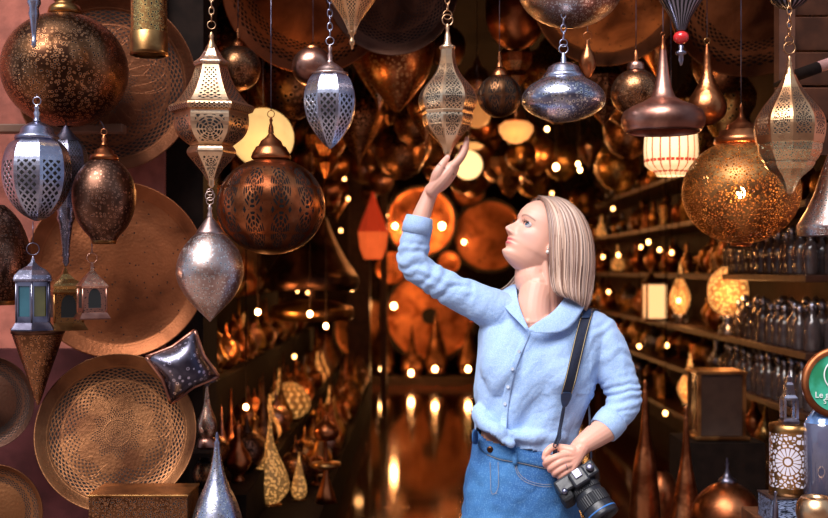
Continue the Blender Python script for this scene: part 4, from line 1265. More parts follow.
slab('trim_1', (-.74, 3.84, 1.45), (.12, .26, 2.9), DK)
slab('wall_street', (0, -3.3, 1.9), (14, .3, 3.8), OC)
# slatted wooden shutter folded back, upper right
t_ = thing('louvred_shutter', 'brown slatted wooden shutter above the pale dotted bell lantern', 'shutter', (1.49, 3.6, 1.72))
for i in range(6):
    MB().box((0, 0, .18 + i * .11), (.62, .015, .10), Matrix.Rotation(.35, 4, 'X')).build('slat', WD, t_)
MB().box((-.33, 0, .46), (.05, .05, .74)).build('stile', WD, t_)
MB().box((.33, 0, .46), (.05, .05, .74)).build('stile', WD, t_)
t_ = thing('awning_roller', 'short dark tube with a pale pink end, above the pale dotted bell lantern', 'tube', P(826, 63, 3.3))
MB().tube([(-.085, 0, -.035), (-.02, 0, -.012)], .017, 16).build('tube', DK, t_)
MB().tube([(-.022, 0, -.012), (.12, 0, .035)], .0165, 16).build('sleeve', plain('pale_pink_plastic', (.70, .36, .32), .5), t_)
MB().tube([(-.06, 0, -.02), (-.06, .27, -.02)], .008, 8).build('bracket', DK, t_)
# beams and the hanging rods
o = slab('beam', (.2, 3.02, HB + .03), (5.2, .06, .06), DK); 
o = slab('beam', (-1.0, 3.3, HB + .03), (2.8, .06, .06), DK)
for x_ in (-2.35, 2.75): slab('beam', (x_, 3.35, HB + .09), (.07, .8, .07), DK)

WARM = (1.0, .42, .13)
LK = .36
def lamp_light(loc, power, r=.03, col=WARM):
    l = bpy.data.lights.new('lamp_light', 'POINT'); l.energy = power * LK; l.color = col; l.shadow_soft_size = r
    o = bpy.data.objects.new('lamp_light', l); COL.objects.link(o); o.location = loc; return o

# ---- back wall: big trays with bare bulbs, cone lamps on the ledge
BT = 'copper trays on the far end wall'
tray('round orange lit copper tray on the end wall, behind the raised sleeve', 421, 222, 37, 12.0, 'copper', 'shaded_rim', group=BT)
tray('large copper tray with a dark centre on the end wall, under the woman\'s raised arm', 430, 316, 48, 12.1, 'copper', 'boss', group=BT)
tray('shadowed large copper tray on the end wall, just left of her profile'.replace('just left of', 'in front of'), 489, 236, 38, 12.15, 'traycopper', 'shaded_rim', group=BT)
tray('small copper tray on the end wall, between the two lit big ones', 449, 262, 12, 11.9, 'copper', 'shaded_rim', group=BT)
tray('copper tray on the end wall, beside the timber post', 392, 268, 16, 11.9, 'copper', 'speck', group=BT)
tray('brass tray partly behind the brown post on the end wall', 366, 330, 34, 12.15, 'traybrass', 'shaded_rim', group=BT)
tray('copper tray high on the end wall, under the round white lamp', 468, 190, 18, 12.1, 'traycopper', 'shaded_rim', group=BT)
o = slab('trim_2', (.3, 12.1, .345), (3.2, .5, .09), DK)
mb_l = plain('bulb_base', (.3, .2, .1), .4)
def bulb_thing(label, px, py, Y, r=3.3, strength=45.0, light=6.0, hang=None, group='bare bulbs', col=(1, .50, .17)):
    r *= .75
    t = thing('hanging_bulb', label, 'bulb', P(px, py, Y), group); k = Y / F
    MB().ball((0, 0, 0), r * k, 14, 1.2).build('glass', glow('bulb_%d' % int(strength), col, strength), t)
    MB().lathe([(r * k * .4, r * k * 1.0), (r * k * .45, r * k * 1.9), (.0, r * k * 1.95)], 12, True, Matrix.Rotation(PI if hang is None else 0, 4, 'X')).build('cap', metal('brass'), t)
    if hang: MB().tube([(0, 0, r * k * 1.9), (0, 0, hang - P(px, py, Y).z)], .003, 5).build('cord', DK, t)
    if light: lamp_light(P(px, py, Y - r * k / 1 * 1.0 - .06), light)
    return t
for px, py, Y, r, s, w_, h_, lb in [
    (395, 226, 11.6, 3.0, 45, 26, 2.8, 'bare bulb hanging before the round orange tray, on its dim side'),
    (442, 226, 11.6, 3.6, 55, 30, 2.8, 'bare bulb hanging before the middle of the round orange tray'),
    (394, 306, 11.5, 3.4, 45, 28, 2.8, 'bare bulb before the tray with a dark centre'),
    (464, 242, 11.7, 2.6, 25, 12, 2.8, 'bare bulb before the shadowed tray'),
    (556, 167, 8.0, 3.6, 55, 14, 2.8, 'bright bare bulb above the woman\'s hair'),
    (322, 233, 6.5, 3.6, 45, 5, 2.8, 'bare bulb just under the large copper globe'),
    (258, 312, 6.0, 3.4, 45, 4, 2.8, 'bare bulb low beside the dark cabinet, under the almond lantern'),
    (310, 314, 5.9, 3.4, 50, 4, 2.8, 'bare bulb on the brass hoop'),
    (326, 326, 5.9, 3.2, 50, 4, 2.8, 'bare bulb just below the brass hoop'),
    (246, 407, 4.9, 3.6, 40, 2, 2.8, 'bare bulb among the stacked lamps, near the silver finial'),
    (578, 164, 8.2, 2.4, 40, 6, 2.8, 'upper of two bulbs in a vertical pair above her hair'),
    (580, 170, 8.2, 2.4, 40, 0, 2.8, 'lower of two bulbs in a vertical pair above her hair'),
    (547, 129, 7.5, 2.6, 30, 4, 2.8, 'bare bulb directly below the flattened silver lantern'),
    (380, 246, 11.0, 2.6, 25, 4, 2.8, 'dim bulb beside the red glass lantern')]:
    bulb_thing(lb, px, py, Y, r, s, w_, hang=h_)
# four candles' worth of bulbs along the foot of the end wall with cone lamps
for px, py, tall, lb in [(382, 369, 60, 'in the corner by the post'), (411, 373, 48, 'with the shortest cone'), (435, 369, 62, 'under the dark centred tray'), (468, 369, 55, 'beside the woman\'s shirt')]:
    bulb_thing('glowing bulb at the foot of the end wall, ' + lb, px, py, 11.7, 3.2, 32, 9, group='bulbs along the foot of the end wall')
    LT('cone_lamp', 'dark cone lamp at the foot of the end wall, ' + lb, px + 1, 11.95, [
        ('shade', [(py - tall, .6), (py - tall + 14, 2), (py - tall + 30, 6), (py - 18, 10), (py - 5, 12)], M('bronze'), 20, True, 2),
        ('base', [(py - 5, 12), (py + 3, 9), (py + 4, 10)], M('bronze'), 20, True)], group='cone lamps along the end wall')

# red glass lantern
LT('glass_lantern', 'red and orange glass star lantern, lit, beside the brown post', 373, 9.0, [
    ('upper_point', [(192, 1), (205, 5), (220, 11), (232, 15)], shade_mat('red_glass', (.8, .08, .03), (1, .07, .02), .30), 6, False),
    ('lower_point', [(232, 15), (248, 13), (259, 9)], shade_mat('orange_glass', (.9, .18, .05), (1, .14, .03), .7), 6, False)], hang=2.8, chain_kind='wire')
# lit lampshades
LT('paper_lamp', 'round pale yellow paper lamp, glowing behind the copper globe\'s cap', 263, 4.6, [
    ('shade', globe_prof(138, 31, .96), shade_mat('yellow_paper', (.9, .7, .35), (1, .58, .20), 1.0), 48, True),
    ('cap', [(106, 3), (108, 6)], M('brass'), 16, True)], hang=2.8, chain_kind='wire')
lamp_light(P(263, 175, 4.3), 6)
LT('round_lamp', 'small round white glowing lamp, beside her raised fingertips', 468, 7.5, [
    ('shade', globe_prof(165, 14.5, 1.0), glow('white_lamp', (1, .60, .24), 2.0), 32, True)], hang=2.8, chain_kind='wire')
lamp_light(P(468, 190, 7.2), 14)
LT('bowl_lamp', 'glowing amber bowl lamp with a flame shaped bulb, above the dark round lamp', 516, 6.2, [
    ('shade', [(122, 12), (126, 17), (132, 17), (139, 12), (143, 5), (144, 0)], shade_mat('amber_bowl', (.9, .5, .2), (1, .40, .11), 1.0), 32, True),
    ('rim', [(119, 10), (121, 13), (122, 12)], M('copper'), 24, True),
    ('bulb', globe_prof(128, 4, 1.7), glow('flame', (1, .6, .25), 12.0), 16, True)], hang=2.8, chain_kind='wire')
lamp_light(P(516, 152, 5.9), 8)
LT('globe_lantern', 'dark smooth brass ball lamp, right under the glowing amber bowl lamp', 521, 6.4, [
    ('body', globe_prof(156, 15.5, 1.0), M('brass'), 32, True)], hang=2.8, chain_kind='wire')
LT('bowl_lamp', 'pale glowing dish lamp, just above the round white one', 470, 7.9, [
    ('shade', [(143, 8), (146, 14), (149, 10), (150, 0)], shade_mat('amber_dish', (.9, .5, .2), (1, .44, .13), .9), 24, True)], hang=2.8, chain_kind='wire')
LT('globe_lantern', 'amber lit globe lamp, behind the gourd shaped lantern', 477, 5.6, [
    ('body', globe_prof(114, 14, 1.0), shade_mat('amber_globe', (.6, .25, .08), (1, .36, .09), .5), 32, True)], hang=2.8, chain_kind='wire')
# red and white striped lamp
def striped():
    b = B('striped_shade'); x, y, z = b.xyz('UV')
    rib = ((x * 18).frac() - .5).abs().gt(.40)
    Lh = 38 * 4.2 / F
    band = (y - .018).abs().lt(.005).max((y - .072).abs().lt(.005))
    blocks = ((x * 36).frac()).gt(.25)
    red = band * blocks
    c = b.mix(red, (.95, .80, .55), (.6, .03, .01)); c = b.mix(rib, c, (.35, .12, .04))
    e = b.mix(red.max(rib * .8), (1, .66, .30), (.45, .02, .005))
    return b.done(b.bsdf(c, .5, 0.0, None, Emission_Color=e, Emission_Strength=.95))
LT('drum_lamp', 'lit cream drum lamp with red dashed bands, under the copper bell shade', 671, 3.98, [
    ('shade', [(134, 26), (150, 27), (165, 26), (169, 22), (172, 16), (176, 14)], striped(), 36, True)], hang=2.8, chain_kind='wire')
lamp_light(P(671, 190, 4.1), 4)

# ---- ceiling trays, hung flat or leaning just under the ceiling
CT = 'trays slung under the ceiling'
def sky_tray(label, cx, cy, R, Y, tone, style, tx, tz=0.0):
    o = tray(label, cx, cy, R, Y, tone, style, (tx, tz), group=CT)
    z0 = o.location.z; 
    p_ = thing('x', None, None); bpy.data.objects.remove(p_)
    return o
sky_tray('broad dark copper tray under the ceiling, above the glowing yellow paper lamp', 306, -6, 84, 4.2, 'traydark', 'wide', .62, -.1)
sky_tray('broad brown tray under the ceiling, above the pointed brass lantern', 762, -14, 96, 4.25, 'bronze', 'wide', .62, .1)
sky_tray('dark brown tray under the ceiling, behind the wide pale bowl', 610, -10, 78, 4.4, 'bronze', 'speck', .55, 0)
sky_tray('slate dark tray under the ceiling, beside the gourd lantern\'s rings', 392, -18, 72, 4.0, 'dark', 'ring', .30, -.35)
LT('drop_lantern', 'large dark copper drop shaped lantern, behind the gourd lantern', 397, 4.7, [
    ('body', [(20, 36), (40, 38), (60, 36), (78, 30), (92, 20), (104, 10), (112, 2)], M('copper', 'dots', 60, .2), 40, True, 3)], hang=2.8, chain_kind='wire')
LT('hood_lamp', 'dark hood lamp with a brass hoop, below the large copper globe', 312, 6.3, [
    ('hood', [(215, 14), (235, 22), (258, 34), (275, 46), (284, 47), (290, 44)], M('dark'), 40, True, 2),
    ('brass_hoop', [(300, 16), (306, 40), (311, 42), (316, 42), (320, 38)], M('brass'), 40, True),
    ('rod', [(290, 3), (300, 3)], M('dark'), 10, True)], hang=2.8, chain_kind='wire')
LT('ring_lamp', 'brass ring shaped lamp hanging high behind the brown engraved globe', 516, 4.6, [
    ('body', [(-20, 26), (0, 30), (20, 30), (36, 24), (46, 14), (50, 4)], M('copper'), 40, True, 2)], hang=2.8, chain_kind='wire')

# timber post
slab('pillar', (-.50, 12.1 * .87, 1.55), (.20, .14, 2.6), WD)
slab('pillar', (-.28, 12.1 * .88, 1.55), (.06, .10, 2.6), WD)

# ---- kinds of lamp used in the depth of the shop. unit: metres, base at z=0
def proto(name, parts, hang=False):
    t = bpy.data.objects.new(name, None); 
    ch = []
    for nm, prof, mat, n, sm_ in parts:
        o = bpy.data.objects.new(nm, MB().lathe(prof, n, sm_).mesh(nm, mat)); ch.append(o)
    return (name, ch)
def tear(s, tone, pat=None, see=False):
    m = metal(tone, pat, 0.0, see)
    return [('body', [(.055, .03), (.078, .06), (.085, .09), (.075, .13), (.05, .175), (.028, .22), (.014, .28), (.006, .36)], m, 24, True),
            ('foot', [(0, 0), (.06, 0), (.06, .012), (.03, .02), (.055, .03)], metal(tone), 20, True),
            ('finial', [(.006, .355), (.011, .37), (.004, .38), (.007, .395), (.001, .43)], metal(tone), 10, True)]
PK = {
 'teardrop_lamp': proto('teardrop_lamp', tear(1, 'copper')),
 'teardrop_lamp_b': proto('teardrop_lamp', tear(1, 'brass', ('dots', 70, .3))),
 'minaret_lantern': proto('minaret_lantern', [('body', [(.05, .03), (.055, .03), (.055, .17), (.05, .17)], metal('brass', ('dots', 60, .3)), 6, False),
    ('roof', [(.062, .165), (.058, .18), (.04, .205), (.018, .23), (.008, .26), (.001, .29)], metal('brass'), 6, False), ('base', [(0, 0), (.066, 0), (.066, .015), (.05, .03)], metal('brass'), 6, False)]),
 'domed_lamp': proto('domed_lamp', [('shade', [(.11, .14), (.112, .155), (.10, .20), (.07, .24), (.03, .262), (.008, .27), (.004, .30)], metal('copper'), 28, True),
    ('stem', [(.012, .02), (.012, .15)], metal('copper'), 10, True), ('base', [(0, 0), (.06, 0), (.055, .012), (.012, .024)], metal('copper'), 20, True)]),
 'ewer': proto('ewer', [('body', [(.03, .0), (.035, .012), (.02, .03), (.05, .06), (.07, .10), (.06, .14), (.03, .18), (.018, .22), (.026, .27)], metal('silver'), 20, True),
    ('lid', [(.027, .27), (.02, .285), (.006, .295), (.003, .315)], metal('silver'), 12, True)]),
 'brass_vase': proto('brass_vase', [('body', [(.035, 0), (.04, .01), (.03, .03), (.06, .08), (.075, .13), (.05, .18), (.03, .21), (.045, .24), (.043, .24), (.028, .21)], metal('brass'), 24, True),
    ('foot', [(0, -.001), (.045, 0), (.045, .006), (.03, .012)], metal('brass'), 20, True)]),
 'goblet': proto('goblet', [('bowl', [(.006, .08), (.03, .10), (.036, .14), (.033, .17), (.031, .17), (.03, .11)], metal('silver'), 20, True), ('stem', [(0, 0), (.03, 0), (.028, .008), (.006, .016), (.006, .08)], metal('silver'), 16, True)]),
 'glass_bottle': proto('glass_bottle', [('body', [(0, 0), (.03, 0), (.033, .008), (.033, .10), (.028, .125), (.012, .145), (.012, .165)], plain('smoky_glass', (.12, .09, .09), .08, bumpy=.1, nscale=30.0, Coat_Weight=1.0, Specular_IOR_Level=1.0), 16, True),
    ('stopper', [(.013, .163), (.017, .17), (.016, .19), (.008, .20), (.001, .205)], metal('silver'), 12, True)]),
 'round_lantern': proto('round_lantern', [('body', [(.02, 0), (.07, .03), (.095, .08), (.10, .12), (.09, .165), (.06, .20), (.03, .215)], metal('bronze', ('dots', 60, .3)), 24, True),
    ('cap', [(.035, .212), (.03, .23), (.012, .25), (.008, .29), (.002, .31)], metal('copper'), 16, True)]),
 'brass_ball': proto('round_lantern', [('body', [(.02, 0), (.07, .03), (.095, .08), (.10, .12), (.09, .165), (.06, .20), (.03, .215)], metal('brass'), 24, True),
    ('cap', [(.035, .212), (.03, .23), (.012, .25), (.008, .29), (.002, .31)], metal('brass'), 16, True)]),
 'drop_pendant': proto('drop_pendant', [('body', [(.001, 0), (.012, .03), (.05, .09), (.085, .15), (.09, .19), (.06, .24), (.02, .27)], metal('copper', ('dots', 60, .3)), 24, True),
    ('cap', [(.024, .265), (.02, .29), (.006, .32), (.003, .35)], metal('brass'), 12, True)]),
 'gourd_lantern': proto('gourd_lantern', [('body', [(.004, 0), (.03, .03), (.055, .06), (.05, .09), (.08, .13), (.085, .17), (.05, .22), (.025, .27), (.02, .32)], metal('gold', ('dots', 60, .3)), 8, False),
    ('cap', [(.022, .315), (.018, .335), (.004, .37)], metal('gold'), 12, True)]),
 'glow_teardrop': proto('teardrop_lamp', [('body', [(.055, .03), (.078, .06), (.085, .09), (.075, .13), (.05, .175), (.028, .22), (.014, .28), (.006, .36)], shade_mat('lit_mesh', (.5, .25, .08), (1, .36, .08), 1.3, ('dots', 60, .4)), 24, True),
    ('foot', [(0, 0), (.06, 0), (.06, .012), (.03, .02), (.055, .03)], metal('brass'), 20, True), ('finial', [(.006, .355), (.011, .37), (.004, .38), (.001, .43)], metal('brass'), 10, True)]),
}
ALT = {}
def variant(key, tone):
    """same shape in another metal"""
    kk = (key, tone)
    if kk not in ALT:
        name, ch = PK[key]; out = []
        for o in ch:
            me = o.data.copy(); mname = me.materials[0].name
            if 'metal_' in mname:
                me.materials[0] = metal(tone, ('dots', 60, .3)) if ('dots' in str(mname) or o.name.startswith('body')) and key in ('round_lantern', 'teardrop_lamp_b', 'drop_pendant', 'gourd_lantern', 'minaret_lantern') else metal(tone)
            q = bpy.data.objects.new(o.name.split('.')[0], me); out.append(q)
        ALT[kk] = (name, out)
    return ALT[kk]
NCOUNT = [0]
def put(key, loc, s, label, group, cat='lamp', tone=None, rz=0.0, hang=None, tilt=0.0):
    name, ch = variant(key, tone) if tone else PK[key]
    if hang: name = 'hanging_' + name
    t = bpy.data.objects.new(name, None); COL.objects.link(t); t.location = loc; t.rotation_euler = (tilt, 0, rz); t.scale = (s, s, s)
    tag(t, label, cat, group)
    top = 0
    for c in ch:
        o = c.copy(); o.parent = t; COL.objects.link(o)
        top = max(top, max(v[2] for v in c.bound_box) if False else max(v.co.z for v in c.data.vertices))
    if hang:
        h_ = (hang - loc[2]) / s
        if h_ > top:
            key_ = 'unit_wire'
            if key_ not in MC: MC[key_] = MB().tube([(0, 0, 0), (0, 0, 1)], .0028, 5).mesh('wire', metal('steel'))
            o = bpy.data.objects.new('wire', MC[key_]); COL.objects.link(o); o.parent = t; o.location = (0, 0, top - .01); o.scale = (1, 1, h_ - top + .01)
    NCOUNT[0] += 1
    return t
rg = random.Random(11)
# --- shelving along the right-hand wall
SH = [.62, .90, 1.15, 1.47, 1.78, 2.08]
for z_ in SH:
    t_ = MB().box((0, 0, 0), (.36, 7.2, .03)).build('wall_shelf', WD, None, (1.78, 8.3, z_ - .015), bevel=.004)
    tag(t_, 'long brown wooden wall shelf carrying %s' % {.62: 'the lowest row of dark lamps', .90: 'a lower row of stoppered bottles', 1.15: 'the middle row of bottles', 1.47: 'bottles just under the huge glowing globe', 1.78: 'small lanterns level with her eyes', 2.08: 'the topmost row of lanterns'}[z_], 'shelf', 'long wall shelves')
for y_ in (4.75, 7.2, 9.6, 11.8):
    slab('trim_3', (1.935, y_, 1.2), (.03, .05, 1.8), DK)
names = {.62: 'lowest', .90: 'second', 1.15: 'middle', 1.47: 'fourth', 1.78: 'fifth', 2.08: 'topmost'}
for zi, z_ in enumerate(SH):
    y_ = 4.80
    while y_ < 11.7:
        bott = z_ in (.90, 1.15, 1.47) and y_ < 6.1
        if any(z_ == a and abs(y_ - b_) < .17 for a, b_ in ((1.15, 6.04), (1.15, 7.26), (.62, 7.0), (1.15, 7.73))):
            y_ += .08; continue
        if bott:
            for x_ in (1.65, 1.74, 1.85):
                s_ = rg.uniform(.90, 1.08)
                put('glass_bottle', (x_ + rg.uniform(-.008, .008), y_ + rg.uniform(-.01, .01), z_), s_, 'clear stoppered bottle standing in the crowded row on the %s wall shelf' % names[z_], 'bottles on the %s wall shelf' % names[z_], 'bottle')
            y_ += .105
        else:
            kk = rg.choice(['teardrop_lamp', 'teardrop_lamp_b', 'minaret_lantern', 'domed_lamp', 'ewer', 'brass_vase', 'goblet', 'round_lantern', 'brass_ball', 'glow_teardrop' if rg.random() < .35 else 'ewer'])
            tone = rg.choice([None, None, 'copper', 'brass', 'gold', 'silver', 'bronze']) if kk != 'glow_teardrop' else None
            w_ = {'goblet': .05, 'ewer': .08, 'brass_vase': .09}.get(kk, .11)
            s_ = rg.uniform(.75, 1.0) * (.66 if kk in ('teardrop_lamp', 'teardrop_lamp_b', 'glow_teardrop') else .85)
            nm = PK[kk][0].replace('_', ' ')
            put(kk, (rg.uniform(1.70, 1.80), y_, z_), s_, '%s %s among the wares on the %s wall shelf' % ({'glow_teardrop': 'glowing pierced'}.get(kk, {'copper': 'copper', 'brass': 'brass', 'gold': 'pale gold', 'silver': 'silver', 'bronze': 'dark bronze', None: 'warm toned'}[tone]), nm, names[z_]), 'wares on the %s wall shelf' % names[z_], nm.split()[-1], tone, rg.random() * 6)
            if kk == 'glow_teardrop': lamp_light((1.58, y_, z_ + .07), .5)
            y_ += rg.uniform(.14, .22) * (1 + (y_ - 5) * .04)
# --- stepped display along the left side
def riser(z0, x0, x1, y0, y1):
    o = MB().box(((x0 + x1) / 2, (y0 + y1) / 2, (z0 + .30) / 2), (x1 - x0, y1 - y0, z0 - .30)).build('display_step', DK)
    return tag(o, 'dark timber display step carrying rows of lamps, %s' % {.50: 'lowest, beside the tiled floor', .66: 'second from the floor', .98: 'third from the floor', 1.30: 'uppermost, against the wall'}[z0], 'display stand', 'stepped display')
ST = [(.50, -.62, -.38), (.66, -.90, -.62), (.98, -1.22, -.90), (1.30, -1.63, -1.22)]
for z0, x0, x1 in ST: riser(z0, x0, x1, 4.25 if z0 < 1.2 else 4.25, 10.3)
for si, (z0, x0, x1) in enumerate(ST):
    y_ = 4.4
    nmz = ['lowest', 'second', 'third', 'uppermost'][si]
    back = 0
    while y_ < 10.2:
        if (si == 0 and y_ < 5.15) or (si == 1 and abs(y_ - 6.36) < .22): y_ += .1; continue
        kk = rg.choice(['teardrop_lamp', 'teardrop_lamp_b', 'minaret_lantern', 'domed_lamp', 'ewer', 'brass_vase', 'round_lantern', 'brass_ball', 'goblet', 'teardrop_lamp'])
        if rg.random() < .07: kk = 'glow_teardrop'
        tone = rg.choice([None, 'copper', 'copper', 'rose', 'brass', 'bronze', 'bronze', 'dark']) if kk != 'glow_teardrop' else None
        s_ = rg.uniform(.6, .85) * (.7 if kk == 'domed_lamp' else 1)
        nm = PK[kk][0].replace('_', ' ')
        put(kk, ((x1 - .07) if back % 2 else (x0 + .085), y_, z0), s_, '%s %s in the crowded rows on the %s display step' % ({'glow_teardrop': 'glowing pierced'}.get(kk, {'copper': 'copper', 'brass': 'brass', 'rose': 'rosy copper', 'dark': 'blackened', 'bronze': 'dark bronze', None: 'warm toned'}[tone]), nm, nmz), 'lamps on the %s display step' % nmz, nm.split()[-1], tone, rg.random() * 6)
        if kk == 'glow_teardrop': lamp_light((x1 + .03, y_, z0 + .08), .6)
        back += 1
        y_ += rg.uniform(.095, .14)
LT('teardrop_lamp', 'pierced gold teardrop lamp glowing on the lowest display step, front of the row', 270, 4.84, [
    ('body', [(410, .8), (425, 1.8), (442, 4), (455, 9), (468, 15), (480, 19), (490, 19), (498, 13), (503, 8)], shade_mat('gold_mesh', (.6, .35, .12), (1, .45, .12), .75, ('dots', 75, .4)), 32, True, 2),
    ('foot', [(502, 8), (504, 12), (505.2, 12), (505.2, 0)], M('brass'), 20, True)])
LT('teardrop_lamp', 'slim lit teardrop lamp on the lowest display step, beside the larger glowing one', 299, 4.95, [
    ('body', [(452, .6), (464, 2.2), (476, 5), (488, 8), (495, 7), (499, 4)], shade_mat('gold_mesh', (.6, .35, .12), (1, .45, .12), .75, ('dots', 75, .4)), 24, True, 2),
    ('foot', [(498, 4), (500, 7), (500, 0)], M('brass'), 16, True)])
LT('domed_lamp', 'copper mushroom lamp with a dish below its shade, near the tiled floor', 326, 4.9, [
    ('shade', [(415, 1), (420, 4), (424, 9), (430, 13), (436, 12), (440, 9)], M('copper'), 32, True, 2),
    ('stem', [(440, 2), (462, 2)], M('copper'), 12, True),
    ('dish', [(461, 4), (463, 15), (466, 15), (469, 6)], M('brass'), 32, True),
    ('foot', [(469, 2), (480, 4), (495, 9), (502.3, 11), (502.3, 0)], M('copper'), 20, True)])
LT('round_lamp', 'round lamp with swirling dark and gold stripes, on the second display step', 290, 6.36, [
    ('shade', [(382, 4), (388, 13), (398, 20), (408, 20), (415, 14), (418, 8)], shade_mat('swirl_shade', (.5, .22, .06), (1, .42, .10), .8, ('panel', 14, .5, 14, .25, .5, 0, 1)), 32, True, 2),
    ('foot', [(417, 8), (420, 10), (420.1, 0)], M('bronze'), 16, True)])
# --- lamps hanging from the ceiling through the whole depth
placed = [(o.location.x, o.location.y, .17) for o in COL.objects if o.get('category') and o.parent is None and o.location.y > 3.4 and o.location.z > 1.9]
N0 = len(placed)
KEYV = [(468, 165, 17, 7.5), (516, 131, 19, 6.2), (521, 156, 16, 6.4), (556, 167, 6, 8), (579, 166, 8, 8.2), (312, 295, 40, 6.3), (373, 228, 24, 9), (425, 215, 34, 12), (489, 230, 30, 12), (263, 138, 30, 4.6), (397, 66, 38, 4.7), (322, 233, 6, 6.5), (547, 129, 4, 7.5)]
tries = 0
while len(placed) < 120 + N0 and tries < 4000:
    tries += 1
    y_ = 4.6 + 7.0 * rg.random(); x_ = rg.uniform(-1.3, 1.45)
    drop = rg.choice([.0, .12, .25, .42]) + rg.uniform(0, .08)
    if abs(x_) > 1.15: drop += .15
    kk = rg.choice(['round_lantern', 'round_lantern', 'drop_pendant', 'gourd_lantern', 'brass_ball', 'round_lantern'])
    s_ = rg.uniform(.9, 1.7)
    z_ = 2.80 - drop - .36 * s_
    R = .11 * s_
    if z_ < 1.93: continue
    px = 414 + x_ / y_ * F; py = 270 - (z_ - CZ) / y_ * F
    pc = 270 - (z_ + .11 * s_ - CZ) / y_ * F; pr_ = R / y_ * F
    if any(y_ < q[3] and (px - q[0]) ** 2 + (pc - q[1]) ** 2 < (q[2] + pr_) ** 2 for q in KEYV): continue
    if any((x_ - a) ** 2 + (y_ - b_) ** 2 < (R + r2) ** 2 for a, b_, r2 in placed): continue
    placed.append((x_, y_, R))
    tone = rg.choice([None, 'copper', 'copper', 'bronze', 'brass', 'bronze', 'rose'])
    row = 'front' if y_ < 6.5 else ('middle' if y_ < 9 else 'deepest')
    nm = PK[kk][0].replace('_', ' ')
    put(kk, (x_, y_, z_), s_, '%s %s in the crowd hanging under the %s part of the ceiling' % ({'copper': 'copper', 'brass': 'brass', 'rose': 'rosy copper', 'bronze': 'dark bronze', None: 'warm toned'}[tone], nm, row), 'lanterns under the %s part of the ceiling' % row, 'lantern', tone, rg.random() * 6, hang=2.82)
# plates on the right wall above shelves and left wall
rp = random.Random(5)
for i in range(9):
    R_ = rp.uniform(.24, .38); y_ = 4.6 + i * .80; z_ = rp.uniform(1.95, 2.3)
    o = MB().lathe([(0, 0), (R_ * .8, 0), (R_ * .9, .01), (R_, .03), (R_ * .99, .02), (R_ * .85, -.006), (0, -.006)], 48).build('serving_tray', tray_mat(rp.choice(['copper', 'brass', 'bronze']), .3, rp.choice(['ring', 'speck'])), None, (-1.60 + .02 * (i % 2), y_, z_))
    o.rotation_euler = (0, PI / 2 - .05, 0); tag(o, 'engraved metal tray hung in the row high on the side wall above the display steps', 'tray', 'trays high on the side wall')

# --- bulbs that pepper the interior: little bare lights on strings
rb = random.Random(21)
for i in range(64):
    y_ = rb.uniform(5.5, 11.5)
    if i % 3 == 0: x_ = rb.uniform(1.30, 1.58); z_ = rb.choice([.72, 1.02, 1.32, 1.62, 1.93]) + rb.uniform(-.05, .05)
    elif i % 3 == 1 and i > 30: continue
    elif i % 3 == 1: x_ = rb.uniform(-1.15, -.4); z_ = rb.uniform(.8, 1.9)
    else: x_ = rb.uniform(-1.3, 1.5); z_ = rb.uniform(1.95, 2.4)
    t = thing('hanging_bulb', 'tiny bare bulb on a cord, one of many scattered through the dim shop', 'bulb', (x_, y_, z_), 'tiny bulbs through the shop')
    if 'tiny' not in MC:
        MC['tiny'] = MB().ball((0, 0, 0), .013, 10, 1.2).mesh('glass', glow('tiny_bulb', (1, .44, .13), 13.0))
        MC['tinyw'] = MB().tube([(0, 0, 0), (0, 0, 1)], .0022, 5).mesh('cord', DK)
    a = bpy.data.objects.new('glass', MC['tiny']); COL.objects.link(a); a.parent = t
    a = bpy.data.objects.new('cord', MC['tinyw']); COL.objects.link(a); a.parent = t; a.location = (0, 0, .012); a.scale = (1, 1, 2.82 - z_ - .012)

# ---- right-hand side, nearer things
def table(name, label, c, d): 
    t = thing(name, label, 'table', (c[0], c[1], 0))
    MB().box((0, 0, c[2] - .02), (d[0], d[1], .04)).build('table_top', WD, t, bevel=.004)
    for sx in (-1, 1):
        for sy in (-1, 1):
            MB().box((sx * (d[0] / 2 - .05), sy * (d[1] / 2 - .05), (c[2] - .04) / 2), (.06, .06, c[2] - .04)).build('leg', WD, t)
    return t
TZ = P(0, 519, 3.10).z
TZ2 = .44
TZ0 = P(0, 574, 3.12).z
KK = 3.1 / F
LT('round_lamp', 'round glowing lamp on a turned foot, on the shelf beside the small bottles', 728, 6.04, [
    ('shade', [(267, 5), (272, 13), (280, 18.5), (292, 20), (303, 18.5), (310, 14), (314, 8)], shade_mat('lit_round', (.9, .55, .2), (1, .40, .10), 1.7, ('dots', 55, .42)), 32, True, 2),
    ('foot', [(314, 6), (317, 9), (321, 5), (327, 8), (333, 10), (334.7, 10), (334.7, 0)], M('silver'), 20, True)])
for pxx, Yt, top_, bot_, w_, lb in ((680, 7.26, 262, 323.8, 10, 'glowing slender teardrop lamp, beside the round glowing lamp'), (690, 7.0, 352, 412.9, 12, 'glowing teardrop lamp on a silver foot, below the long shelf line')):
    LT('teardrop_lamp', lb, pxx, Yt, [
        ('body', [(top_, .8), (top_ + 10, 2), (top_ + 20, 5), (top_ + 32, w_), (top_ + 42, w_ * .95), (bot_ - 10, w_ * .5)], shade_mat('lit_tear', (.9, .5, .2), (1, .40, .10), 1.7, ('dots', 60, .42)), 24, True, 2),
        ('foot', [(bot_ - 10, w_ * .5), (bot_ - 7, w_ * .8), (bot_ - 4, 3), (bot_, w_ * .7), (bot_, 0)], M('silver'), 16, True)])
    lamp_light(P(pxx, top_ + 40, Yt - .18), 3)
lamp_light(P(728, 295, 5.8), 5)
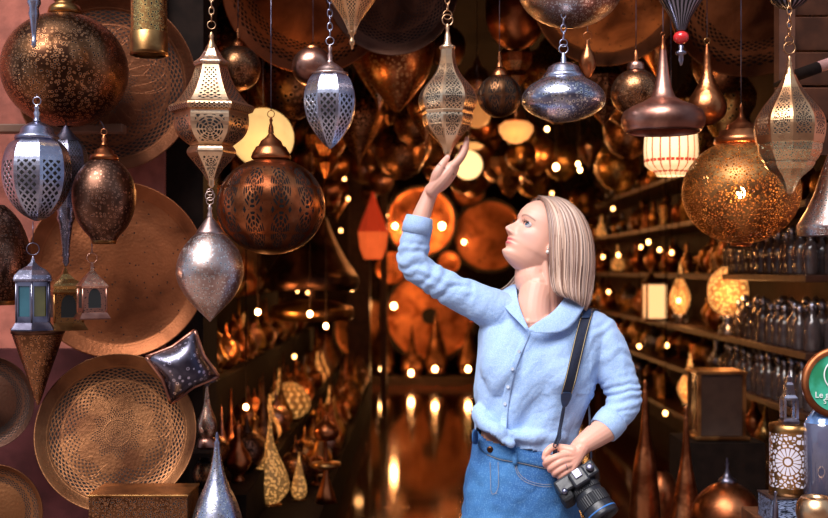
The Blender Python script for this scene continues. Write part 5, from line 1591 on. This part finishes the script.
# glass lit panel lantern
t_ = thing('box_lantern', 'small square lantern with a bright white pane, beside the slender glowing teardrop', 'lantern', (1.62, 7.73, 1.15)); t_.scale = (1.3, 1.3, 1.3)
MB().box((0, 0, .10), (.10, .10, .17)).build('pane', glow('lit_pane', (1, .5, .2), 1.6), t_)
for sx in (-1, 1):
    for sy in (-1, 1): MB().box((sx * .053, sy * .053, .10), (.012, .012, .2)).build('corner_post', M('bronze'), t_)
MB().lathe([(.085, .2), (.03, .25), (.001, .30)], 4, False, phase=PI / 4).build('roof', M('bronze'), t_)
MB().box((0, 0, .006), (.13, .13, .012)).build('base', M('bronze'), t_)

# star pattern lantern, its stand box, minaret lantern on top
def star_mat(kx, ky, w_, h_, ground, dot, cell=.0115, emis=0.0):
    b = B('star_lattice'); x, y, z = b.xyz('UV')
    X = (x - kx) * w_; Y = y - ky
    r = (X * X + Y * Y).sqrt(); th = b.math('ARCTAN2', Y, X)
    pet = (th * 8).cos().abs().gt(.35) * r.gt(h_ * .085) * r.lt(h_ * .215)
    pet2 = (th * 8).sin().abs().gt(.5) * r.gt(h_ * .235) * r.lt(h_ * .275)
    core = r.lt(h_ * .055)
    v = b.nt.nodes.new('ShaderNodeTexVoronoi'); v.feature = 'DISTANCE_TO_EDGE'; v.inputs['Scale'].default_value = 1 / cell
    b.link(b.vec(X, Y, 0.0), v.inputs['Vector']); v.inputs['Randomness'].default_value = .75
    cells = Sk(b, v.outputs['Distance']).gt(.14) * r.gt(h_ * .285)
    m = pet.max(pet2).max(core).max(cells)
    c = b.mix(m, ground, dot)
    return b.done(b.bsdf(c, .42, 1.0 - m, b.bump(m * -1.0, .4, .002)))
t_ = thing('pierced_lantern', 'cylindrical brass lantern with a white star and dot pattern, below the green sign', 'lantern', P(790.5, 494, 3.1))
rr = 20.5 * KK
MB().lathe([(rr, .011), (rr, 63 * KK)], 40, True, None, 0.0).build('body', star_mat(.68, 31 * KK, 2 * PI * rr, 62 * KK, (.50, .26, .10), (.62, .58, .66)), t_)
MB().lathe([(0, 0), (rr * 1.02, 0), (rr * 1.02, .012), (rr * 1.0, .022), (rr, .023)], 40).build('base', M('brass'), t_)
MB().lathe([(rr, 62 * KK), (rr * 1.02, 63 * KK), (rr * 1.02, 70 * KK), (rr * .9, 71 * KK), (0, 71 * KK)], 40).build('lid', M('brass'), t_)
t_ = thing('box_lantern', 'dark box with a blue pierced rosette, under the star patterned lantern', 'lantern', P(787, 519, 3.1))
bm_ = star_mat(.5, .05, .13, .16, (.05, .055, .08), (.30, .38, .62), .02)
MB().box((0, 0, 12 * KK), (44 * KK, .12, 24 * KK)).build('body', bm_, t_)
MB().box((0, 0, 24.4 * KK), (46 * KK, .125, .003)).build('lid', M('steel'), t_)
t_ = thing('minaret_lantern', 'small grey four sided lantern with a stepped tower roof, atop the star patterned one', 'lantern', P(789, 423.5, 3.1))
w4 = 8.5 * KK
MB().lathe([(0, 0), (w4 * 1.35, 0), (w4 * 1.35, .008), (w4 * 1.1, .016), (0, .016)], 4, False, phase=PI / 4).build('base', M('steel'), t_)
for sx in (-1, 1):
    for sy in (-1, 1): MB().box((sx * w4 * .72, sy * w4 * .72, .040), (.007, .007, .05)).build('corner_post', M('silver'), t_)
MB().lathe([(w4 * 1.15, .064), (w4 * 1.15, .070), (w4 * .8, .078), (w4 * .62, .105), (w4 * .42, .112), (w4 * .40, .125), (w4 * .15, .13), (.001, .145)], 4, False, phase=PI / 4).build('roof', M('silver'), t_)
# blue topped glass bottle, brass bowl, pen-like pestle
LT('glass_bottle', 'tall blue glass siphon bottle, at the photo edge below the green sign', 823, 3.04, [
    ('body', [(422, 17), (424, 18.5), (440, 19), (523.7, 19), (523.7, 0)], plain('violet_glass', (.10, .10, .16), .08, bumpy=.1, Coat_Weight=1.0, Specular_IOR_Level=1.0), 32, True),
    ('shoulder', [(404, 5), (409, 9), (416, 14), (420, 16.5), (423, 17.5)], plain('blue_white_glass', (.16, .30, .62), .08, nscale=40., var=.6, bumpy=.1, Coat_Weight=1.0), 32, True),
    ('stopper', [(398, 3), (400, 5), (404, 5.5), (406, 4)], M('steel'), 16, True)])
LT('brass_bowl', 'rounded brass bowl with a dark open mouth, in the bottom corner', 816, 2.93, [
    ('body', [(500, 11), (498, 12), (496.5, 13.2), (498, 15), (503, 18.5), (511, 20), (522, 18), (530, 12), (533.3, 10), (533.3, 0)], M('gold'), 40, True),
    ('inside', [(499, 12), (504, 14.5), (514, 14), (520, 6), (521, 0)], M('dark'), 40, True)])
LT('perfume_pin', 'slim silver tipped dark stick, standing in front of the blue rosette box', 775.5, 2.95, [
    ('stick', [(491, 1), (493, 2), (495, 1.2), (500, 1.8), (506, 2.6), (531.5, 3.6), (531.5, 0)], M('steel'), 12, True)], cat='ornament')
t_ = table('display_table', 'brown table at the shop front, carrying the star patterned lantern', (1.26, 3.02, TZ), (.66, .50, .04))
t_ = table('side_table', 'low brown table behind, carrying the copper dome and hammered lamps', (1.18, 4.35, TZ2), (1.1, .80, .04))
t_ = table('display_table', 'brown table at the foot of the wall trays, carrying the brass box lantern', (-.66, 3.10, P(0, 570, 3.16).z), (.66, .28, .04))
t_ = thing('corner_shelf', 'small dark two tier corner shelf beside the engraved tray', 'shelf', P(206, 448, 3.6))
MB().box((-.01, -.03, -.006), (.09, .16, .012)).build('board', DK, t_)
MB().box((-.01, -.03, P(0, 488, 3.55).z - P(0, 448, 3.6).z - .006), (.09, .16, .012)).build('board', DK, t_)
MB().box((-.045, .06, -.09), (.03, .03, .26)).build('upright', DK, t_)
# copper dome pot
LT('copper_pot', 'copper domed pot with a small lid knob, below the bottle rows', 727, 4.05, [
    ('body', [(482, 5), (485, 14), (492, 24), (503, 32), (516, 36), (535, 34), (556, 26), (568, 18), (568, 0)], M('copper'), 48, True, 2),
    ('lid', [(474, 3), (477, 5), (479, 8), (482, 9), (484, 6)], M('steel'), 20, True),
    ('knob', [(458, .8), (464, 2), (468, 1.4), (474, 3)], M('steel'), 12, True)])
for cx, y0, y1, w_, lb in ((686, 418, 554, 19, 'tallest hammered copper bottle lamp, in front of the copper pot'), (645, 392, 541, 16, 'hammered copper bottle lamp, beside the photographer woman\'s elbow'.replace('photographer ', ''))):
    LT('bottle_lamp', lb, cx, 4.25 if cx > 660 else 4.45, [
        ('body', [(y0, 2.4), (y0 + 25, 3.4), (y0 + 50, 6.5), (y0 + 72, 11), (y1 - 22, w_), (y1 - 8, w_ * .9), (y1, w_ * .6), (y1, 0)], M('copper', hammer=45.0), 40, True, 2),
        ('finial', [(y0 - 12, 1), (y0 - 9, 3), (y0 - 5, 1.5), (y0, 3)], M('copper'), 12, True)])
LT('round_lamp', 'dim copper melon lamp, between the two hammered bottle lamps', 660, 4.62, [
    ('body', [(470, 6), (478, 14), (490, 19), (504, 18), (516, 12), (531, 8), (531, 0)], M('copper', hammer=30.0), 32, True, 2)])
tag(MB().box((0, 0, 0), (.34, .30, .46)).build('wooden_stand', DK, None, (P(716, 437, 5.0).x, 5.0, .53)), 'brown wooden stand under the brass framed glass case', 'stand')
# glazed brass case
t_ = thing('glass_case', 'brass framed glass lantern case, above the copper pot', 'lantern', P(716, 437, 5.0)); k5 = 5.0 / F
MB().box((0, 0, 34 * k5), (44 * k5, .18, 60 * k5)).build('glass', plain('dusty_glass', (.06, .03, .018), .2, nscale=20.0, Coat_Weight=.7), t_)
for sx in (-1, 1):
    for sy in (-1, 1): MB().box((sx * 22 * k5, sy * .09, 34 * k5), (.014, .014, 66 * k5)).build('corner_post', M('brass'), t_)
MB().box((0, 0, 2 * k5), (54 * k5, .22, 4 * k5)).build('base', M('brass'), t_, bevel=.003)
MB().box((0, 0, 66 * k5), (50 * k5, .21, 3 * k5)).build('lid', M('brass'), t_, bevel=.003)

# green round sign with copper rim
Yg = 3.0; kg = Yg / F
t_ = thing('round_sign', 'green round sign with a copper rim and a white ring, at the photo edge', 'sign', P(838, 383, Yg))
q = Matrix.Rotation(PI / 2, 4, 'X')
MB().lathe([(29 * kg, .0), (31 * kg, .006), (34 * kg, .007), (36 * kg, .002), (36 * kg, -.008), (0, -.008)], 56, True, q).build('rim', M('copper', rough=.5), t_)
b = B('green_enamel'); n = b.noise(14, 3)
MB().lathe([(0, 0), (29.5 * kg, 0)], 56, True, q).build('face', b.done(b.bsdf(b.mix(n.step(.4, .62), (.02, .22, .10), (.05, .40, .26)), .35)), t_)
MB().tube([(0, .014, -10 * kg), (0, .014, TZ - P(838, 383, Yg).z)], .007, 10).build('stand_rod', DK, t_)
MB().lathe([(0, 0), (.05, 0), (.05, .008), (.01, .014)], 24, True, Matrix.Translation((0, .014, TZ - P(838, 383, Yg).z))).build('stand_foot', DK, t_)
MW = plain('white_enamel', (.85, .85, .85), .5, var=.02, bumpy=0.0)
MB().torus((2 * kg, -.002, 8 * kg), 16 * kg, .7 * kg, (0, 1, 0), 40, 6).build('white_circle', MW, t_)
def text(body, size, loc, mat, parent, name='lettering', ext=.0006):
    cu = bpy.data.curves.new(name, 'FONT'); cu.body = body; cu.size = size; cu.extrude = ext; cu.align_x = 'LEFT'
    o = bpy.data.objects.new(name, cu); COL.objects.link(o); dg = bpy.context.evaluated_depsgraph_get(); me = bpy.data.meshes.new_from_object(o.evaluated_get(dg)); bpy.data.objects.remove(o)
    o = bpy.data.objects.new(name, me); COL.objects.link(o); me.materials.clear(); me.materials.append(mat); o.parent = parent; o.location = loc; o.rotation_euler = (PI / 2, 0, 0); return o
text('Le gu', 8.5 * kg, (-23.5 * kg, -.003, -14.5 * kg), MW, t_)
text('S', 6.5 * kg, (-15 * kg, -.003, -20.5 * kg), MW, t_)

# ---- camera in the woman's hand, hanging on its strap
YC = -.125
ctr = W(577, 481, YC)
cam_t = thing('camera', 'black digital camera with a zoom lens, hanging in the woman\'s hand', 'camera', ctr)
BK = plain('black_plastic', (.018, .020, .028), .38, nscale=60.0, var=.3, bumpy=.3)
BR = plain('black_rubber', (.010, .011, .014), .65, nscale=120.0, var=.3, bumpy=.6)
ax = (W(598, 512, YC - .045) - ctr).normalized()         # where the lens points
side = Vector((.80, .12, .58)); side = (side - ax * side.dot(ax)).normalized()
upv = ax.cross(side)
R3 = Matrix((side, upv, ax)).transposed()
R4 = R3.to_4x4()
def cbox(mb, c, d, bev=None): mb.box(R3 @ Vector(c), d, R3)
mb = MB(); cbox(mb, (0, 0, 0), (.118, .078, .040)); o = mb.build('camera_body', BK, cam_t, bevel=.006)
mb = MB(); cbox(mb, (-.045, -.004, .024), (.034, .078, .034)); o = mb.build('grip', BR, cam_t, bevel=.010)
mb = MB(); cbox(mb, (.004, .046, .008), (.046, .026, .044)); o = mb.build('viewfinder_hump', BK, cam_t, bevel=.006)
mb = MB(); cbox(mb, (.004, .061, .0), (.020, .006, .022)); mb.build('hot_shoe', metal('steel'), cam_t, bevel=.001)
mb = MB(); mb.lathe([(0, .005), (.010, .005), (.011, .003), (.011, -.006)], 24, True, Matrix.Translation(R3 @ Vector((.042, .045, 0))) @ R4 @ Matrix.Rotation(-PI / 2, 4, 'X')); mb.build('mode_dial', metal('steel'), cam_t)
mb = MB(); mb.lathe([(0, .004), (.007, .004), (.008, -.004)], 20, True, Matrix.Translation(R3 @ Vector((-.045, .042, .016))) @ R4 @ Matrix.Rotation(-PI / 2, 4, 'X')); mb.build('shutter_button', metal('silver'), cam_t)
TL = Matrix.Translation(R3 @ Vector((.006, -.002, 0))) @ R4
lens = MB().lathe([(.034, .016), (.038, .020), (.0385, .045), (.040, .050), (.040, .085), (.0415, .090), (.0425, .112), (.0415, .118), (.036, .118), (.034, .108)], 48, True, TL).build('lens', BK, cam_t)
lens['label'] = 'black zoom lens pointing down'
def rib_ring(z0, z1, r, name, mat):
    mb = MB(); n = 48
    prof = []
    mb.lathe([(r, z0), (r + .0018, z0 + .001), (r + .0018, z1 - .001), (r, z1)], n, False, TL)
    for i in range(0, n):
        if i % 2:
            pass
    o = mb.build(name, mat, lens); return o
bz = B('ribbed_rubber'); x, y, z = bz.xyz('UV'); rb_ = ((x * 40).frac() - .5).abs()
MRR = bz.done(bz.bsdf((.012, .013, .017), .5, 0.0, bz.bump(rb_, .9, .003)))
rib_ring(.052, .082, .0405, 'zoom_ring', MRR); rib_ring(.026, .040, .0388, 'focus_ring', MRR)
MB().lathe([(.0425, .100), (.0433, .101), (.0433, .103), (.0425, .104)], 48, True, TL).build('blue_ring', plain('blue_enamel', (.05, .18, .5), .3, bumpy=0.0), lens)
MB().lathe([(0, .108), (.026, .110), (.0345, .107)], 48, True, TL).build('front_glass', plain('coated_lens_glass', (.02, .03, .06), .04, bumpy=0.0, Coat_Weight=1.0), lens)
# strap over the shoulder
M_ST = plain('navy_webbing', (.012, .018, .045), .7, nscale=200.0, bumpy=.3)
M_LE = plain('blue_leather', (.02, .045, .11), .35, nscale=60.0, bumpy=.3)
M_YE = plain('yellow_edging', (.55, .42, .22), .6, bumpy=0.0)
def os_(px, py, off=.006): return on_shirt(px, py, off + .004)
cl = [(587, 314), (584.5, 322), (581, 335), (577.5, 350), (574, 365), (570.5, 380), (566.5, 394)]
def srow(a, b_, hw, off): return [os_(a - hw, b_, off), os_(a, b_, off + .001), os_(a + hw, b_, off)]
band = strip([[W(589, 312, .045), W(596, 309, .050), W(602, 312, .050)], [W(580.5, 308.5, .0), W(587.5, 306.5, .0), W(595, 308.5, .0)]] + [srow(a, b_, 5.6, .007) for a, b_ in cl], 'strap', M_ST, cam_t, .003, 2)
for s_ in (-1, 1):
    mb = MB(); mb.tube([W(587.5 + s_ * 5.6, 308, -.012)] + [os_(a + s_ * 4.9, b_, .0115) for a, b_ in cl], .0009, 6); keep(mb.build('strap_edging', M_YE), cam_t)
strip([srow(585.5, 318, 5.4, .010), srow(586.5, 313.5, 5.6, .010), [W(581.5, 309, -.018), W(587.5, 307, -.018), W(594, 309, -.018)]], 'strap_leather', M_LE, cam_t, .002, 1)
strip([srow(566.8, 392, 5.6, .010), srow(565.8, 398, 5.4, .010), srow(565, 403, 3.6, .010), srow(564.2, 407, 2.0, .010)], 'strap_leather', M_LE, cam_t, .003, 2)
strip([srow(564.2, 405, 1.7, .010), srow(561.5, 420, 1.7, .012), srow(559, 434, 1.7, .016), [W(553.5, 447, DL - .016), W(555.5, 447, DL - .016), W(557.5, 447, DL - .016)],
       [W(552, 458, DL + .012), W(554, 458, DL + .012), W(556, 458, DL + .012)], [W(556, 472, DL + .02), W(558, 472, DL + .02), W(560, 472, DL + .02)]], 'strap_cord', M_ST, cam_t, .002, 2)
mb = MB(); mb.tube([os_(560, 430, .016), W(556.5, 438, -.128), W(553, 446, DL - .018), W(555.5, 448, DL - .018), W(560.5, 438, -.128), os_(561, 431, .016)], .0016, 6); keep(mb.build('strap_loop', M_ST), cam_t)
strip([[W(588, 404, -.05), W(589, 404, -.05), W(590, 404, -.05)], [W(589, 430, -.10), W(590, 430, -.10), W(591.5, 430, -.10)], [W(590, 462, YC), W(591, 462, YC), W(592.5, 462, YC)]], 'strap_cord', M_ST, cam_t, .002, 1)
# =================================================================== camera, light, world
cam = bpy.data.cameras.new('camera_view'); co_ = bpy.data.objects.new('camera_view', cam); COL.objects.link(co_)
cam.sensor_width = 36; cam.lens = F / 828 * 36; cam.shift_y = 11 / 828; cam.clip_start = .05
cam.dof.use_dof = True; cam.dof.focus_distance = 3.03; cam.dof.aperture_fstop = 3.0
co_.location = (0, 0, CZ); co_.rotation_euler = (PI / 2, 0, 0); sc.camera = co_
w = bpy.data.worlds.new('w'); sc.world = w; w.use_nodes = True; bg = w.node_tree.nodes['Background']
bg.inputs[0].default_value = (.62, .74, 1, 1); bg.inputs[1].default_value = .50
l = bpy.data.lights.new('sun', 'SUN'); l.energy = 5.4; l.angle = math.radians(40); l.color = (1.0, .95, .95)
lo = bpy.data.objects.new('sun', l); COL.objects.link(lo); lo.rotation_euler = (math.radians(40), 0, math.radians(-30))
vs_ = sc.view_settings; vs_.view_transform = 'Standard'; vs_.look = 'None'; vs_.gamma = 1; vs_.exposure = 0.0
sc.cycles.use_denoising = True; sc.cycles.sample_clamp_indirect = 4.0; sc.cycles.max_bounces = 6; sc.cycles.transparent_max_bounces = 8
for o in COL.objects:
    if o.get('label') and len(o['label'].split()) > 16: print('LONG', o.name, len(o['label'].split()), o['label'])
print('placed', NCOUNT[0], 'objects', len(sc.objects))
